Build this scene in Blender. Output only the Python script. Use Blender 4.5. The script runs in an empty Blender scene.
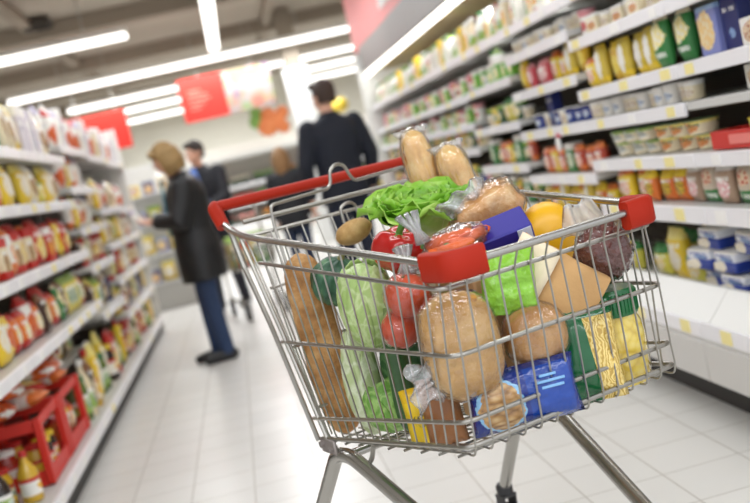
import bpy, bmesh, math, random
from mathutils import Vector, Matrix, Euler, noise
R = random.Random(7)
PI = math.pi
SC = bpy.context.scene
COL = SC.collection

# ------------------------------------------------------------------ colour and materials
def lin(c):
    out = []
    for v in c[:3]:
        v = v / 255.0
        out.append(v / 12.92 if v <= .04045 else ((v + .055) / 1.055) ** 2.4)
    return (*out, 1.0)

class NB:
    """small node builder"""
    def __init__(s, name):
        s.m = bpy.data.materials.new(name); s.m.use_nodes = True
        s.t = s.m.node_tree; s.n = s.t.nodes; s.n.clear()
        s.out = s.n.new('ShaderNodeOutputMaterial')
        s.b = s.n.new('ShaderNodeBsdfPrincipled')
        s.link(s.b.outputs[0], s.out.inputs[0])
    def link(s, a, b): s.t.links.new(a, b)
    def put(s, sock, v):
        if hasattr(v, 'links'): s.link(v, sock)
        else: sock.default_value = v
    def math(s, op, a, b=0.0, c=0.0):
        n = s.n.new('ShaderNodeMath'); n.operation = op
        s.put(n.inputs[0], a); s.put(n.inputs[1], b); s.put(n.inputs[2], c)
        return n.outputs[0]
    def mix(s, f, a, b):
        n = s.n.new('ShaderNodeMix'); n.data_type = 'RGBA'
        s.put(n.inputs['Factor'], f)
        s.put(n.inputs[6], a); s.put(n.inputs[7], b)
        return n.outputs[2]
    def coord(s, which='Generated'):
        n = s.n.new('ShaderNodeTexCoord'); return n.outputs[which]
    def sep(s, v):
        n = s.n.new('ShaderNodeSeparateXYZ'); s.link(v, n.inputs[0]); return n.outputs
    def noise(s, v, scale, detail=2.0, rough=.5):
        n = s.n.new('ShaderNodeTexNoise'); n.inputs['Scale'].default_value = scale
        n.inputs['Detail'].default_value = detail; n.inputs['Roughness'].default_value = rough
        if v is not None: s.link(v, n.inputs['Vector'])
        return n.outputs
    def vor(s, v, scale, feature='F1'):
        n = s.n.new('ShaderNodeTexVoronoi'); n.feature = feature; n.inputs['Scale'].default_value = scale
        if v is not None: s.link(v, n.inputs['Vector'])
        return n.outputs
    def wave(s, v, scale, dist=0, direction='X'):
        n = s.n.new('ShaderNodeTexWave'); n.inputs['Scale'].default_value = scale
        n.inputs['Distortion'].default_value = dist; n.bands_direction = direction
        if v is not None: s.link(v, n.inputs['Vector'])
        return n.outputs
    def ramp(s, f, stops):
        n = s.n.new('ShaderNodeValToRGB'); cr = n.color_ramp
        while len(cr.elements) < len(stops): cr.elements.new(.5)
        for e, (p, c) in zip(cr.elements, stops): e.position = p; e.color = c
        s.link(f, n.inputs[0]); return n.outputs[0]
    def scale(s, v, sx, sy, sz):
        n = s.n.new('ShaderNodeMapping'); n.inputs['Scale'].default_value = (sx, sy, sz)
        s.link(v, n.inputs[0]); return n.outputs[0]
    def bump(s, h, strength=.3, dist=.01):
        n = s.n.new('ShaderNodeBump'); n.inputs['Strength'].default_value = strength
        n.inputs['Distance'].default_value = dist
        s.link(h, n.inputs['Height']); s.link(n.outputs[0], s.b.inputs['Normal'])
    def base(s, v): s.put(s.b.inputs['Base Color'], v)
    def set(s, **k):
        for a, v in k.items(): s.put(s.b.inputs[a.replace('_', ' ')], v)
        return s

MC = {}
def plain(name, c, rough=.5, metal=0.0, spec=.5, bump=None, coat=0.0, var=None):
    if name in MC: return MC[name]
    b = NB(name); b.base(lin(c)); b.set(Roughness=rough, Metallic=metal)
    b.b.inputs['Specular IOR Level'].default_value = spec
    b.b.inputs['Coat Weight'].default_value = coat
    if var:
        nz = b.noise(b.coord('Object'), var[1], 3)
        b.base(b.mix(nz[0], lin(c), lin(var[0])))
    if bump:
        b.bump(b.noise(b.coord('Object'), bump[0], 3)[0], bump[1], bump[2] if len(bump) > 2 else .004)
    MC[name] = b.m
    return b.m

def emit(name, c, strength):
    if name in MC: return MC[name]
    b = NB(name); b.base(lin(c)); b.b.inputs['Emission Color'].default_value = lin(c)
    b.b.inputs['Emission Strength'].default_value = strength
    MC[name] = b.m; return b.m

def film(name, tint=(255, 255, 255), haze=.16, rough=.12, scale=60, bstr=.7, gloss=.02, stretch=1.0, fk=2.6):
    """clear crinkled plastic film"""
    if name in MC: return MC[name]
    b = NB(name)
    tr = b.n.new('ShaderNodeBsdfTransparent'); tr.inputs[0].default_value = lin(tint)
    gl = b.n.new('ShaderNodeBsdfGlossy'); gl.inputs['Roughness'].default_value = rough
    df = b.n.new('ShaderNodeBsdfDiffuse'); df.inputs[0].default_value = lin((246, 246, 244))
    nz = b.noise(b.scale(b.coord('Object'), 1, 1, stretch), scale, 2)
    bp = b.n.new('ShaderNodeBump'); bp.inputs['Strength'].default_value = bstr; bp.inputs['Distance'].default_value = .01
    b.link(nz[0], bp.inputs['Height']); b.link(bp.outputs[0], gl.inputs['Normal'])
    fr = b.n.new('ShaderNodeFresnel'); fr.inputs['IOR'].default_value = 1.35; b.link(bp.outputs[0], fr.inputs['Normal'])
    m1 = b.n.new('ShaderNodeMixShader'); m1.inputs[0].default_value = haze
    b.link(tr.outputs[0], m1.inputs[1]); b.link(df.outputs[0], m1.inputs[2])
    m2 = b.n.new('ShaderNodeMixShader')
    b.link(b.math('MINIMUM', b.math('ADD', b.math('MULTIPLY', fr.outputs[0], fk), gloss), .8), m2.inputs[0]); b.link(m1.outputs[0], m2.inputs[1]); b.link(gl.outputs[0], m2.inputs[2])
    b.link(m2.outputs[0], b.out.inputs[0]); b.n.remove(b.b)
    MC[name] = b.m; return b.m

def pack_mat(c1, c2, c3, c4, head=.78, foot=.0, art=(.5, .40, .34, .24), text=(.58, .68), rough=.38, crinkle=0.0, textc=(250, 250, 245)):
    """printed packaging: ground c1, header band c2, a picture patch c3/c4, a line of lettering"""
    key = ('pk', c1, c2, c3, c4, head, foot, art, text, crinkle)
    if key in MC: return MC[key]
    b = NB('printed_pack')
    g = b.coord('Generated'); x, y, z = b.sep(g)
    nz = b.noise(g, 7, 2)
    col = lin(c1)
    f = b.math('GREATER_THAN', z, head); col = b.mix(f, col, lin(c2))
    if foot > 0: col = b.mix(b.math('LESS_THAN', z, foot), col, lin(c2))
    dx = b.math('DIVIDE', b.math('SUBTRACT', x, art[0]), art[2]); dz = b.math('DIVIDE', b.math('SUBTRACT', z, art[1]), art[3])
    r = b.math('ADD', b.math('MULTIPLY', dx, dx), b.math('MULTIPLY', dz, dz))
    r = b.math('ADD', r, b.math('MULTIPLY', b.math('SUBTRACT', nz[0], .5), .9))
    pic = b.ramp(b.vor(g, 6)[0], [(.2, lin(c3)), (.55, lin(c4)), (.8, lin(c3))])
    col = b.mix(b.math('LESS_THAN', r, 1.0), col, pic)
    if text:
        band = b.math('MULTIPLY', b.math('GREATER_THAN', z, text[0]), b.math('LESS_THAN', z, text[1]))
        letters = b.math('GREATER_THAN', b.noise(b.scale(g, 22, 1, 3), 1.0, 0)[0], .47)
        inside = b.math('LESS_THAN', b.math('ABSOLUTE', b.math('SUBTRACT', x, .5)), .36)
        col = b.mix(b.math('MULTIPLY', b.math('MULTIPLY', band, letters), inside), col, lin(textc))
    b.base(col); b.set(Roughness=rough)
    if crinkle: b.bump(b.noise(b.coord('Object'), 38, 2)[0], crinkle, .006)
    MC[key] = b.m; return b.m

# ------------------------------------------------------------------ mesh buffer
def frame_of(d):
    d = Vector(d).normalized()
    a = Vector((0, 0, 1)) if abs(d.z) < .9 else Vector((1, 0, 0))
    u = d.cross(a).normalized(); return u, d.cross(u).normalized()

_rb = {}
class MB:
    def __init__(s): s.v = []; s.f = []; s.mi = []; s.M = None
    def add(s, vs, fs, m=0):
        o = len(s.v)
        for p in vs:
            p = Vector(p); s.v.append(s.M @ p if s.M else p)
        for f in fs: s.f.append([i + o for i in f]); s.mi.append(m)
        return s
    def loft(s, rings, closed=True, caps=True, m=0):
        n = len(rings[0]); vs = [p for r in rings for p in r]; fs = []
        for i in range(len(rings) - 1):
            for j in range(n if closed else n - 1):
                k = (j + 1) % n
                fs.append((i * n + j, i * n + k, (i + 1) * n + k, (i + 1) * n + j))
        if caps and closed:
            fs.append(tuple(range(n - 1, -1, -1))); fs.append(tuple((len(rings) - 1) * n + j for j in range(n)))
        return s.add(vs, fs, m)
    def lathe(s, prof, n=20, c=(0, 0, 0), m=0, sx=1, sy=1):
        rings = [[(c[0] + sx * r * math.cos(2 * PI * j / n), c[1] + sy * r * math.sin(2 * PI * j / n), c[2] + z) for j in range(n)] for r, z in prof]
        return s.loft(rings, True, True, m)
    def tube(s, pts, r, n=8, m=0, caps=True, flat=1.0):
        pts = [Vector(p) for p in pts]; rs = r if isinstance(r, (list, tuple)) else [r] * len(pts)
        rings = []; u = None
        for i, p in enumerate(pts):
            a = (pts[i] - pts[i - 1]).normalized() if i else None
            b = (pts[i + 1] - pts[i]).normalized() if i < len(pts) - 1 else None
            d = (a + b).normalized() if a and b and (a + b).length > 1e-6 else (a or b)
            if u is None: u = frame_of(d)[0]
            u = (u - d * u.dot(d)); u = u.normalized() if u.length > 1e-6 else frame_of(d)[0]
            w = d.cross(u)
            k = 1.0
            if a and b: k = 1 / max(.5, math.sqrt(max(.05, (1 + a.dot(b)) / 2)))
            k = min(k, 1.3)
            rings.append([p + (u * math.cos(2 * PI * j / n) + w * math.sin(2 * PI * j / n) * flat) * rs[i] * k for j in range(n)])
        return s.loft(rings, True, caps, m)
    def box(s, c, d, bev=0.0, m=0, seg=1):
        key = (tuple(round(q, 5) for q in d), round(bev, 5), seg)
        if key not in _rb:
            bm = bmesh.new(); bmesh.ops.create_cube(bm, size=1)
            for v in bm.verts: v.co = Vector((v.co.x * d[0], v.co.y * d[1], v.co.z * d[2]))
            if bev > 0: bmesh.ops.bevel(bm, geom=bm.edges[:], offset=min(bev, min(d) * .45), segments=seg, affect='EDGES', profile=.5)
            bm.verts.index_update()
            _rb[key] = ([v.co.copy() for v in bm.verts], [[v.index for v in f.verts] for f in bm.faces]); bm.free()
        vs, fs = _rb[key]; c = Vector(c)
        return s.add([v + c for v in vs], fs, m)
    def ball(s, c, r, nu=16, nv=10, m=0, fn=None):
        c = Vector(c); r = (r, r, r) if not isinstance(r, (tuple, list)) else r
        vs = []; fs = []
        def pt(th, ph):
            d = Vector((math.sin(th) * math.cos(ph), math.sin(th) * math.sin(ph), math.cos(th)))
            k = fn(d) if fn else 1.0
            return c + Vector((d.x * r[0], d.y * r[1], d.z * r[2])) * k
        vs.append(pt(0, 0))
        for i in range(1, nv):
            for j in range(nu): vs.append(pt(PI * i / nv, 2 * PI * j / nu))
        vs.append(pt(PI, 0)); L = len(vs) - 1
        for j in range(nu):
            k = (j + 1) % nu
            fs.append((0, 1 + j, 1 + k)); fs.append((L, 1 + (nv - 2) * nu + k, 1 + (nv - 2) * nu + j))
            for i in range(nv - 2): fs.append((1 + i * nu + j, 1 + (i + 1) * nu + j, 1 + (i + 1) * nu + k, 1 + i * nu + k))
        return s.add(vs, fs, m)
    def pillow(s, w, h, d, nu=10, nv=14, crimp=.06, wr=.0, seed=0, m=0, zpow=2.6, xpow=2.4):
        """filled bag standing on its lower crimp, front towards -y"""
        vs = []; fs = []
        def T(u, v):
            a = max(0, 1 - abs(2 * u - 1) ** xpow); vv = (v - crimp) / (1 - 2 * crimp)
            b = max(0, 1 - abs(2 * vv - 1) ** zpow) if 0 < vv < 1 else 0
            return d / 2 * math.sqrt(a) * math.sqrt(b) + .0015
        idx = {}
        for side in (-1, 1):
            for j in range(nv + 1):
                for i in range(nu + 1):
                    u = i / nu; v = j / nv
                    if side == 1 and i in (0, nu):
                        idx[side, i, j] = idx[-1, i, j]; continue
                    t = T(u, v)
                    if i in (0, nu): t = 0
                    pinch = 1 - .10 * (t / (d / 2)) * 0 - .05 * math.sin(PI * v)
                    q = wr * (noise.noise(Vector((u * 5 + seed, v * 6, side * 3.1))) + .5 * noise.noise(Vector((u * 13 + seed, v * 12, side)))) if t > .003 else wr * .4 * math.sin(u * 40 + seed)
                    idx[side, i, j] = len(vs)
                    vs.append(((u - .5) * w * pinch, side * (t + (q if t > .003 else 0)) + (q if t <= .003 else 0), v * h))
        for side in (-1, 1):
            for j in range(nv):
                for i in range(nu):
                    a, b, c, e = idx[side, i, j], idx[side, i + 1, j], idx[side, i + 1, j + 1], idx[side, i, j + 1]
                    fs.append((a, b, c, e) if side == -1 else (a, e, c, b))
        for j in (0, nv):
            for i in range(nu):
                q = [idx[-1, i, j], idx[-1, i + 1, j], idx[1, i + 1, j], idx[1, i, j]]
                o = []
                for k in q:
                    if k not in o: o.append(k)
                if len(o) > 2: fs.append(o)
        return s.add(vs, fs, m)
    def sheet(s, rows, th=.002, m=0):
        """open grid of points given a small thickness"""
        n = len(rows[0]); P = [[Vector(p) for p in r] for r in rows]
        N = []
        for i in range(len(P)):
            for j in range(n):
                a = P[min(i + 1, len(P) - 1)][j] - P[max(i - 1, 0)][j]; b = P[i][min(j + 1, n - 1)] - P[i][max(j - 1, 0)]
                q = a.cross(b); N.append(q.normalized() if q.length > 1e-9 else Vector((0, 0, 1)))
        flat = [p for r in P for p in r]; K = len(flat)
        vs = [p + q * th / 2 for p, q in zip(flat, N)] + [p - q * th / 2 for p, q in zip(flat, N)]; fs = []
        for i in range(len(P) - 1):
            for j in range(n - 1):
                a, b, c, d = i * n + j, i * n + j + 1, (i + 1) * n + j + 1, (i + 1) * n + j
                fs.append((a, b, c, d)); fs.append((d + K, c + K, b + K, a + K))
        edge = [(0, j, 0, j + 1) for j in range(n - 1)] + [(len(P) - 1, j + 1, len(P) - 1, j) for j in range(n - 1)]
        edge += [(i + 1, 0, i, 0) for i in range(len(P) - 1)] + [(i, n - 1, i + 1, n - 1) for i in range(len(P) - 1)]
        for a, b, c, d in edge:
            p, q = a * n + b, c * n + d; fs.append((q, p, p + K, q + K))
        return s.add(vs, fs, m)
    def build(s, name, mats, parent=None, loc=None, rot=None, sharp=40, fix=True, subsurf=0, remesh=0.0, smooth=0):
        me = bpy.data.meshes.new(name)
        me.from_pydata([tuple(v) for v in s.v], [], s.f); me.update()
        mats = mats if isinstance(mats, (list, tuple)) else [mats]
        for q in mats: me.materials.append(q)
        if len(mats) > 1:
            for p, i in zip(me.polygons, s.mi): p.material_index = i
        if fix:
            bm = bmesh.new(); bm.from_mesh(me); bmesh.ops.recalc_face_normals(bm, faces=bm.faces[:]); bm.to_mesh(me); bm.free()
        me.shade_smooth()
        if sharp < 180: me.set_sharp_from_angle(angle=math.radians(sharp))
        o = bpy.data.objects.new(name, me); COL.objects.link(o)
        if remesh or subsurf or smooth:
            if remesh:
                q = o.modifiers.new('r', 'REMESH'); q.mode = 'VOXEL'; q.voxel_size = remesh; q.use_smooth_shade = True
            if smooth:
                q = o.modifiers.new('s', 'SMOOTH'); q.iterations = smooth; q.factor = .5
            if subsurf:
                q = o.modifiers.new('u', 'SUBSURF'); q.levels = q.render_levels = subsurf
            bpy.context.view_layer.update()
            dg = bpy.context.evaluated_depsgraph_get()
            nm = bpy.data.meshes.new_from_object(o.evaluated_get(dg))
            o.modifiers.clear(); o.data = nm
            nm.name = name; nm.shade_smooth()
        if parent: o.parent = parent
        if loc is not None: o.location = loc
        if rot is not None: o.rotation_euler = rot
        return o

def tag(o, label=None, cat=None, group=None, kind=None):
    if label: o['label'] = label
    if cat: o['category'] = cat
    if group: o['group'] = group
    if kind: o['kind'] = kind
    return o
def thing(name, label, cat, loc=(0, 0, 0), rz=0, group=None, rot=None):
    o = bpy.data.objects.new(name, None); COL.objects.link(o); o.empty_display_size = .05
    o.location = loc; o.rotation_euler = rot if rot else (0, 0, rz)
    return tag(o, label, cat, group)
def kids(o): return [c for c in KIDS.get(o.name, [])]
KIDS = {}
def copy_tree(o, parent=None):
    c = o.copy(); COL.objects.link(c)
    if parent: c.parent = parent
    for k in list(o.children): copy_tree(k, c)
    return c
def struct(name, mb, mats, **k):
    o = mb.build(name, mats, **k); o['kind'] = 'structure'; return o

# ------------------------------------------------------------------ camera
H = 1.15
yaw, pitch, roll = .11990, .09555, .23139
fw = Vector((math.sin(yaw) * math.cos(pitch), math.cos(yaw) * math.cos(pitch), -math.sin(pitch)))
r0 = Vector((math.cos(yaw), -math.sin(yaw), 0)); u0 = r0.cross(fw)
rr = r0 * math.cos(roll) - u0 * math.sin(roll); uu = u0 * math.cos(roll) + r0 * math.sin(roll)
cd = bpy.data.cameras.new('camera'); cam = bpy.data.objects.new('camera', cd); COL.objects.link(cam)
Mx = Matrix.Identity(4)
for i in range(3):
    Mx[i][0] = rr[i]; Mx[i][1] = uu[i]; Mx[i][2] = -fw[i]
Mx[2][3] = H
cam.matrix_world = Mx
cd.sensor_width = 36; cd.lens = 36 * 1000 / 750; cd.clip_start = .05
cd.dof.use_dof = True; cd.dof.focus_distance = 1.98; cd.dof.aperture_fstop = 2.7
SC.camera = cam
def seen(p, margin=130):
    """is a world point inside the photograph's frame (with a margin)?"""
    d = Vector(p) - Vector((0, 0, H)); z = d.dot(fw)
    if z < .2: return False
    x = 375 + 1000 * d.dot(rr) / z; y = 251.5 - 1000 * d.dot(uu) / z
    return -margin < x < 750 + margin and -margin < y < 503 + margin

# ------------------------------------------------------------------ common materials
M_white = plain('white_enamel', (232, 231, 226), .4)
M_shelf = plain('shelf_enamel', (205, 204, 200), .45)
M_rail = plain('price_rail_plastic', (240, 238, 240), .3)
M_grey = plain('grey_enamel', (168, 165, 158), .45)
M_dark = plain('dark_plinth', (52, 49, 47), .6)
M_back = plain('shelf_back', (96, 88, 78), .7)
M_tag = plain('yellow_ticket', (246, 232, 158), .5)
M_tagw = plain('white_ticket', (246, 244, 240), .5)
M_chrome = plain('zinc_wire', (164, 161, 154), .32, .95)
M_chromeD = plain('zinc_tube', (178, 176, 171), .26, .95)
M_red = plain('red_plastic', (164, 36, 14), .5, spec=.22, bump=(300, .05, .001))
M_black = plain('black_rubber', (28, 28, 29), .6)

# ------------------------------------------------------------------ shell of the shop
def floor_mat():
    b = NB('cream_floor_tiles')
    x, y, z = b.sep(b.coord('Object'))
    def line(c, off):
        q = b.math('DIVIDE', b.math('SUBTRACT', c, off), .25)
        fr = b.math('FRACT', b.math('ADD', q, 40.0)); d = b.math('ABSOLUTE', b.math('SUBTRACT', fr, .5))
        return b.math('GREATER_THAN', d, .5 - .0085), b.math('FLOOR', q)
    lx, ix = line(x, .045); ly, iy = line(y, 2.595)
    g = b.math('MAXIMUM', lx, ly)
    wn = b.n.new('ShaderNodeTexWhiteNoise'); wn.noise_dimensions = '2D'
    cb = b.n.new('ShaderNodeCombineXYZ'); b.link(ix, cb.inputs[0]); b.link(iy, cb.inputs[1]); b.link(cb.outputs[0], wn.inputs['Vector'])
    tile = b.mix(wn.outputs[0], lin((219, 217, 212)), lin((226, 224, 219)))
    nz = b.noise(b.coord('Object'), 3.5, 4)
    tile = b.mix(b.math('MULTIPLY', nz[0], .30), tile, lin((206, 202, 195)))
    b.base(b.mix(g, tile, lin((176, 170, 160))))
    b.set(Roughness=b.math('ADD', b.math('MULTIPLY', g, .3), .30)); b.b.inputs['Specular IOR Level'].default_value = .4
    return b.m
fl = MB(); fl.box((2, 12.5, -.05), (20, 27, .1)); struct('floor', fl, floor_mat())
cl = MB(); cl.box((2, 13, 3.62), (20, 26, .1))
M_ceil = plain('ceiling_paint', (172, 161, 147), .8, var=((160, 149, 135), 1.3))
struct('ceiling', cl, M_ceil)
wb = MB(); wb.box((2, 24.6, 1.85), (20, .1, 3.5)); struct('wall_back', wb, plain('cream_wall', (234, 231, 218), .8))
wl = MB(); wl.box((-7.9, 13, 1.85), (.1, 26, 3.5)); struct('wall_left', wl, MC['cream_wall'])
wr_ = MB(); wr_.box((11.9, 13, 1.85), (.1, 26, 3.5)); struct('wall_right', wr_, MC['cream_wall'])
M_beam = plain('beam_paint', (146, 134, 119), .8)
k = 0
for yy in (7.4, 9.6, 12.6, 15.9, 18.9, 21.7):
    q = MB(); q.box((1, yy, 3.47), (16, .22, .2), .01); k += 1; struct('trim_%d' % k, q, M_beam)
for xx in (-4.1, -1.9, 1.05, 3.3):
    q = MB(); q.box((xx, 13, 3.51), (.14, 24, .12), .01); k += 1; struct('trim_%d' % k, q, M_beam)
dv = thing('ceiling_vent', 'small dark air vent on the beige ceiling beyond the short lamp', 'vent', (-1.78, 12.2, 3.5))
q = MB(); q.box((0, 0, .0), (.34, .3, .07), .01); q.build('vent_frame', plain('vent_dark', (70, 62, 54), .7), dv)
q = MB()
for i in range(5): q.box((0, -.11 + i * .055, -.045), (.3, .015, .03))
q.build('vent_slat', plain('vent_slat_dark', (54, 48, 42), .7), dv)
col = MB(); col.box((1.27, 15.2, 1.33), (.36, .36, 2.66), .01); struct('trim_11', col, plain('column_paint', (222, 222, 219), .6))
col = MB(); col.box((1.27, 15.2, 3.11), (.24, .24, .9), .005); struct('trim_12', col, M_beam)

# lamps ------------------------------------------------------------
M_tube = emit('lamp_diffuser', (255, 253, 248), 2.6)
def lamp(x0, x1, y0, y1, z, label, lw=.2):
    cx, cy = (x0 + x1) / 2, (y0 + y1) / 2; lx, ly = abs(x1 - x0), abs(y1 - y0)
    t = thing('ceiling_light', label, 'ceiling light', (cx, cy, z), group='fluorescent lamps under the ceiling')
    q = MB(); q.box((0, 0, .055), (max(lx, .13), max(ly, .13), .05), .006); q.build('housing', M_white, t)
    q = MB(); q.box((0, 0, 0), (max(lx, lw), max(ly, lw), .06), .02, seg=2); q.build('diffuser', M_tube, t)
    for sgn in (-.35, .35):
        q = MB(); q.tube([(lx * sgn, ly * sgn, .07), (lx * sgn, ly * sgn, 3.58 - z)], .008, 6); q.build('hanger', M_grey, t)
    return t
lamp(-2.79, 2.154, 14.72, 14.72, 3.0, 'longest ceiling lamp, spanning the whole aisle before the hanging signs', .165)
lamp(-3.7, -.74, 11.23, 11.23, 3.0, 'lone crosswise ceiling lamp over the gondola, closest to the camera', .135)
lamp(.165, .165, 9.2, 13.75, 3.0, 'single lengthwise ceiling lamp running along the aisle', .14)
lamp(-2.42, -.2, 17.55, 17.55, 3.0, 'crosswise lamp just beyond the longest one, ending behind the red sign')
lamp(.85, 2.6, 17.3, 17.3, 3.0, 'crosswise lamp crossing behind the head of the white column')
lamp(-1.75, .2, 19.65, 19.65, 3.0, 'second lamp beyond the longest one, left of the red sign panel')
lamp(1.5, 3.4, 19.4, 19.4, 3.0, 'crosswise lamp beside the white column, second row beyond the longest')
lamp(-1.9, .2, 22.2, 22.2, 3.0, 'farthest crosswise lamp between the two red signs')
lamp(1.6, 3.6, 21.6, 21.6, 3.0, 'farthest crosswise lamp between column and chiller')
LK = .62
def area(x, y, z, sx, sy, e, c=(249, 252, 255), rot=(0, 0, 0)):
    l = bpy.data.lights.new('lamp_or_fill_light', 'AREA'); l.shape = 'RECTANGLE'; l.size = sx; l.size_y = sy; l.energy = e * LK
    l.color = lin(c)[:3]
    o = bpy.data.objects.new('lamp_or_fill_light', l); COL.objects.link(o); o.location = (x, y, z); o.rotation_euler = rot
    return o
for (x, y, sx, sy, e) in ((-.3, 14.72, 4.9, .16, 170), (-2.2, 11.23, 2.9, .16, 100), (.146, 11.5, .16, 4.6, 120), (-1.3, 17.55, 2.2, .16, 130), (1.8, 17.3, 2, .16, 130), (-.8, 19.65, 2, .16, 130), (2.4, 19.4, 2, .16, 130), (-.8, 22.2, 2, .16, 120), (2.6, 21.6, 2, .16, 120)):
    area(x, y, 2.95, sx, sy, e)
# added fill lights, unseen, as if the lamp rows carried on over the aisle
for y in (-2.2, .6, 3.4, 6.2, 8.6):
    area(.2, y, 2.95, 4.6, .3, 90)
wd = bpy.data.worlds.new('shop_air'); SC.world = wd; wd.use_nodes = True
wd.node_tree.nodes['Background'].inputs[0].default_value = lin((246, 249, 255)); wd.node_tree.nodes['Background'].inputs[1].default_value = 1.3

# hanging signs ----------------------------------------------------
M_sign = plain('sign_red', (200, 38, 24), .5); M_signw = plain('sign_white', (238, 232, 226), .5)
def photo_mat(name, ground, cols, scale):
    b = NB(name); g = b.coord('Generated')
    v = b.vor(b.scale(g, 1.6, 1, 1), scale); n = b.noise(g, 3, 2)
    st = [(i / max(1, len(cols) - 1), lin(c)) for i, c in enumerate(cols)]
    b.base(b.mix(b.ramp(n[0], [(.42, (0, 0, 0, 1)), (.55, (1, 1, 1, 1))]), lin(ground), b.ramp(b.sep(v[1])[0], st))); b.set(Roughness=.5)
    return b.m
t = thing('hanging_sign', 'hanging aisle sign with red text panel and pale food photo', 'sign', (.14, 15, 2.2))
q = MB(); q.box((-.28, 0, .31), (.66, .03, .63), .003); q.build('text_panel', M_sign, t)
q = MB()
for i, (w_, x_) in enumerate(((.20, -.40), (.28, -.36), (.32, -.34), (.24, -.38), (.16, -.42))): q.box((x_, -.018, .43 - i * .065), (w_, .006, .014))
q.build('lettering', plain('sign_lettering', (236, 150, 132), .5), t)
q = MB(); q.box((.40, 0, .31), (.70, .03, .63), .003); q.build('photo_panel', photo_mat('food_photo', (158, 148, 146), [(176, 112, 100), (126, 152, 104), (186, 150, 112), (124, 96, 120), (168, 164, 158)], 4), t)
q = MB(); q.tube([(-.3, 0, .62), (-.3, 0, 1.38)], .006, 6); q.build('cable', M_grey, t)
q = MB(); q.tube([(.5, 0, .62), (.5, 0, 1.38)], .006, 6); q.build('cable', M_grey, t)
t = thing('hanging_sign', 'plain red hanging sign above the far end of the gondola', 'sign', (-1.62, 15, 2.08))
q = MB(); q.box((-.1, 0, .25), (.86, .03, .55), .003); q.build('text_panel', M_sign, t)
q = MB(); q.tube([(-.35, 0, .5), (-.35, 0, 1.5)], .006, 6); q.build('cable', M_grey, t)
q = MB(); q.tube([(.2, 0, .5), (.2, 0, 1.5)], .006, 6); q.build('cable', M_grey, t)
t = thing('hanging_picture', 'round oranges picture with green leaves hanging by the white column', 'picture', (.76, 15.4, 1.72))
q = MB()
for (x, z, r) in ((-.06, .2, .16), (.10, .26, .13), (-.02, .36, .12), (.17, .14, .10), (.2, .36, .1)): q.ball((x, 0, z), (r, .05, r), 14, 8)
q.build('orange_print', plain('orange_print', (226, 142, 84), .6, var=((214, 110, 60), 6)), t)
q = MB()
for (x, z, r) in ((-.22, .3, .11), (-.2, .44, .09)): q.ball((x, .01, z), (r, .04, r), 12, 8)
q.build('leaf_print', plain('leaf_print', (120, 160, 74), .6), t)
q = MB(); q.tube([(0, 0, .3), (0, 0, 1.8)], .005, 6); q.build('cable', M_grey, t)
t = thing('balloon', 'yellow balloon behind the man in the navy coat', 'balloon', (1.80, 15.0, 1.84))
q = MB(); q.ball((0, 0, .12), (.13, .13, .12), 16, 10, fn=lambda d: 1 - .12 * max(0, -d.z)); q.build('balloon_skin', plain('balloon_yellow', (238, 206, 70), .35), t)
q = MB(); q.tube([(0, 0, 0), (.02, 0, -.6), (0, 0, -1.84)], .004, 5); q.build('string', M_grey, t)
# ------------------------------------------------------------------ packaged goods, one builder for each kind
def b_bag(w, h, d, m, wr=.004, seed=1):
    return lambda n: MB().pillow(w, h, d, 9, 13, .055, wr, seed).build(n, m, sharp=180)
def b_box(w, h, d, m):
    return lambda n: MB().box((0, 0, h / 2), (w, d, h), .003).build(n, m)
def part(mb, name, m, root, **k): return mb.build(name, m, root, **k)
def root_(n):
    o = bpy.data.objects.new(n, None); COL.objects.link(o); o.empty_display_size = .03; return o
def b_jar(r, h, body, lid, label):
    def f(n):
        t = root_(n); hl = .13 * h
        part(MB().lathe([(0, 0), (r * .93, 0), (r, .04 * h), (r, .68 * h), (r * .82, .80 * h), (r * .78, h - hl), (0, h - hl)], 16), 'jar_body', body, t)
        part(MB().lathe([(0, h - hl), (r * .86, h - hl), (r * .86, h * .985), (r * .80, h), (0, h)], 16), 'lid', lid, t)
        part(MB().lathe([(r * .9, .16 * h), (r * 1.015, .16 * h), (r * 1.015, .58 * h), (r * .9, .58 * h)], 16), 'paper_label', label, t)
        return t
    return f
def b_bottle(r, h, body, cap, label):
    def f(n):
        t = root_(n)
        part(MB().lathe([(0, 0), (r * .92, 0), (r, .03 * h), (r, .55 * h), (r * .8, .66 * h), (r * .36, .80 * h), (r * .33, .90 * h), (0, .90 * h)], 16), 'bottle_body', body, t)
        part(MB().lathe([(0, .885 * h), (r * .42, .885 * h), (r * .42, .99 * h), (r * .38, h), (0, h)], 12), 'cap', cap, t)
        part(MB().lathe([(r * .9, .14 * h), (r * 1.02, .14 * h), (r * 1.02, .48 * h), (r * .9, .48 * h)], 16), 'paper_label', label, t)
        return t
    return f
def b_cup(r, h, body, lid):
    def f(n):
        t = root_(n)
        part(MB().lathe([(0, 0), (r * .78, 0), (r * .82, .03 * h), (r * .97, .93 * h), (0, .93 * h)], 16), 'cup_body', body, t)
        part(MB().lathe([(0, .92 * h), (r * 1.03, .92 * h), (r * 1.05, .96 * h), (r * .95, h), (0, h)], 16), 'lid', lid, t)
        return t
    return f
def b_can(r, h, body):
    def f(n):
        t = root_(n)
        part(MB().lathe([(0, .03 * h), (r, .03 * h), (r, .96 * h), (0, .96 * h)], 16), 'can_wrap', body, t)
        part(MB().lathe([(0, .94 * h), (r * 1.03, .95 * h), (r * 1.03, h), (r * .94, h), (r * .9, .975 * h), (0, .975 * h)], 16), 'can_rim', M_chrome, t)
        part(MB().lathe([(0, 0), (r * 1.03, 0), (r * 1.03, .04 * h), (0, .04 * h)], 16), 'can_base', M_chrome, t)
        return t
    return f
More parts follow.
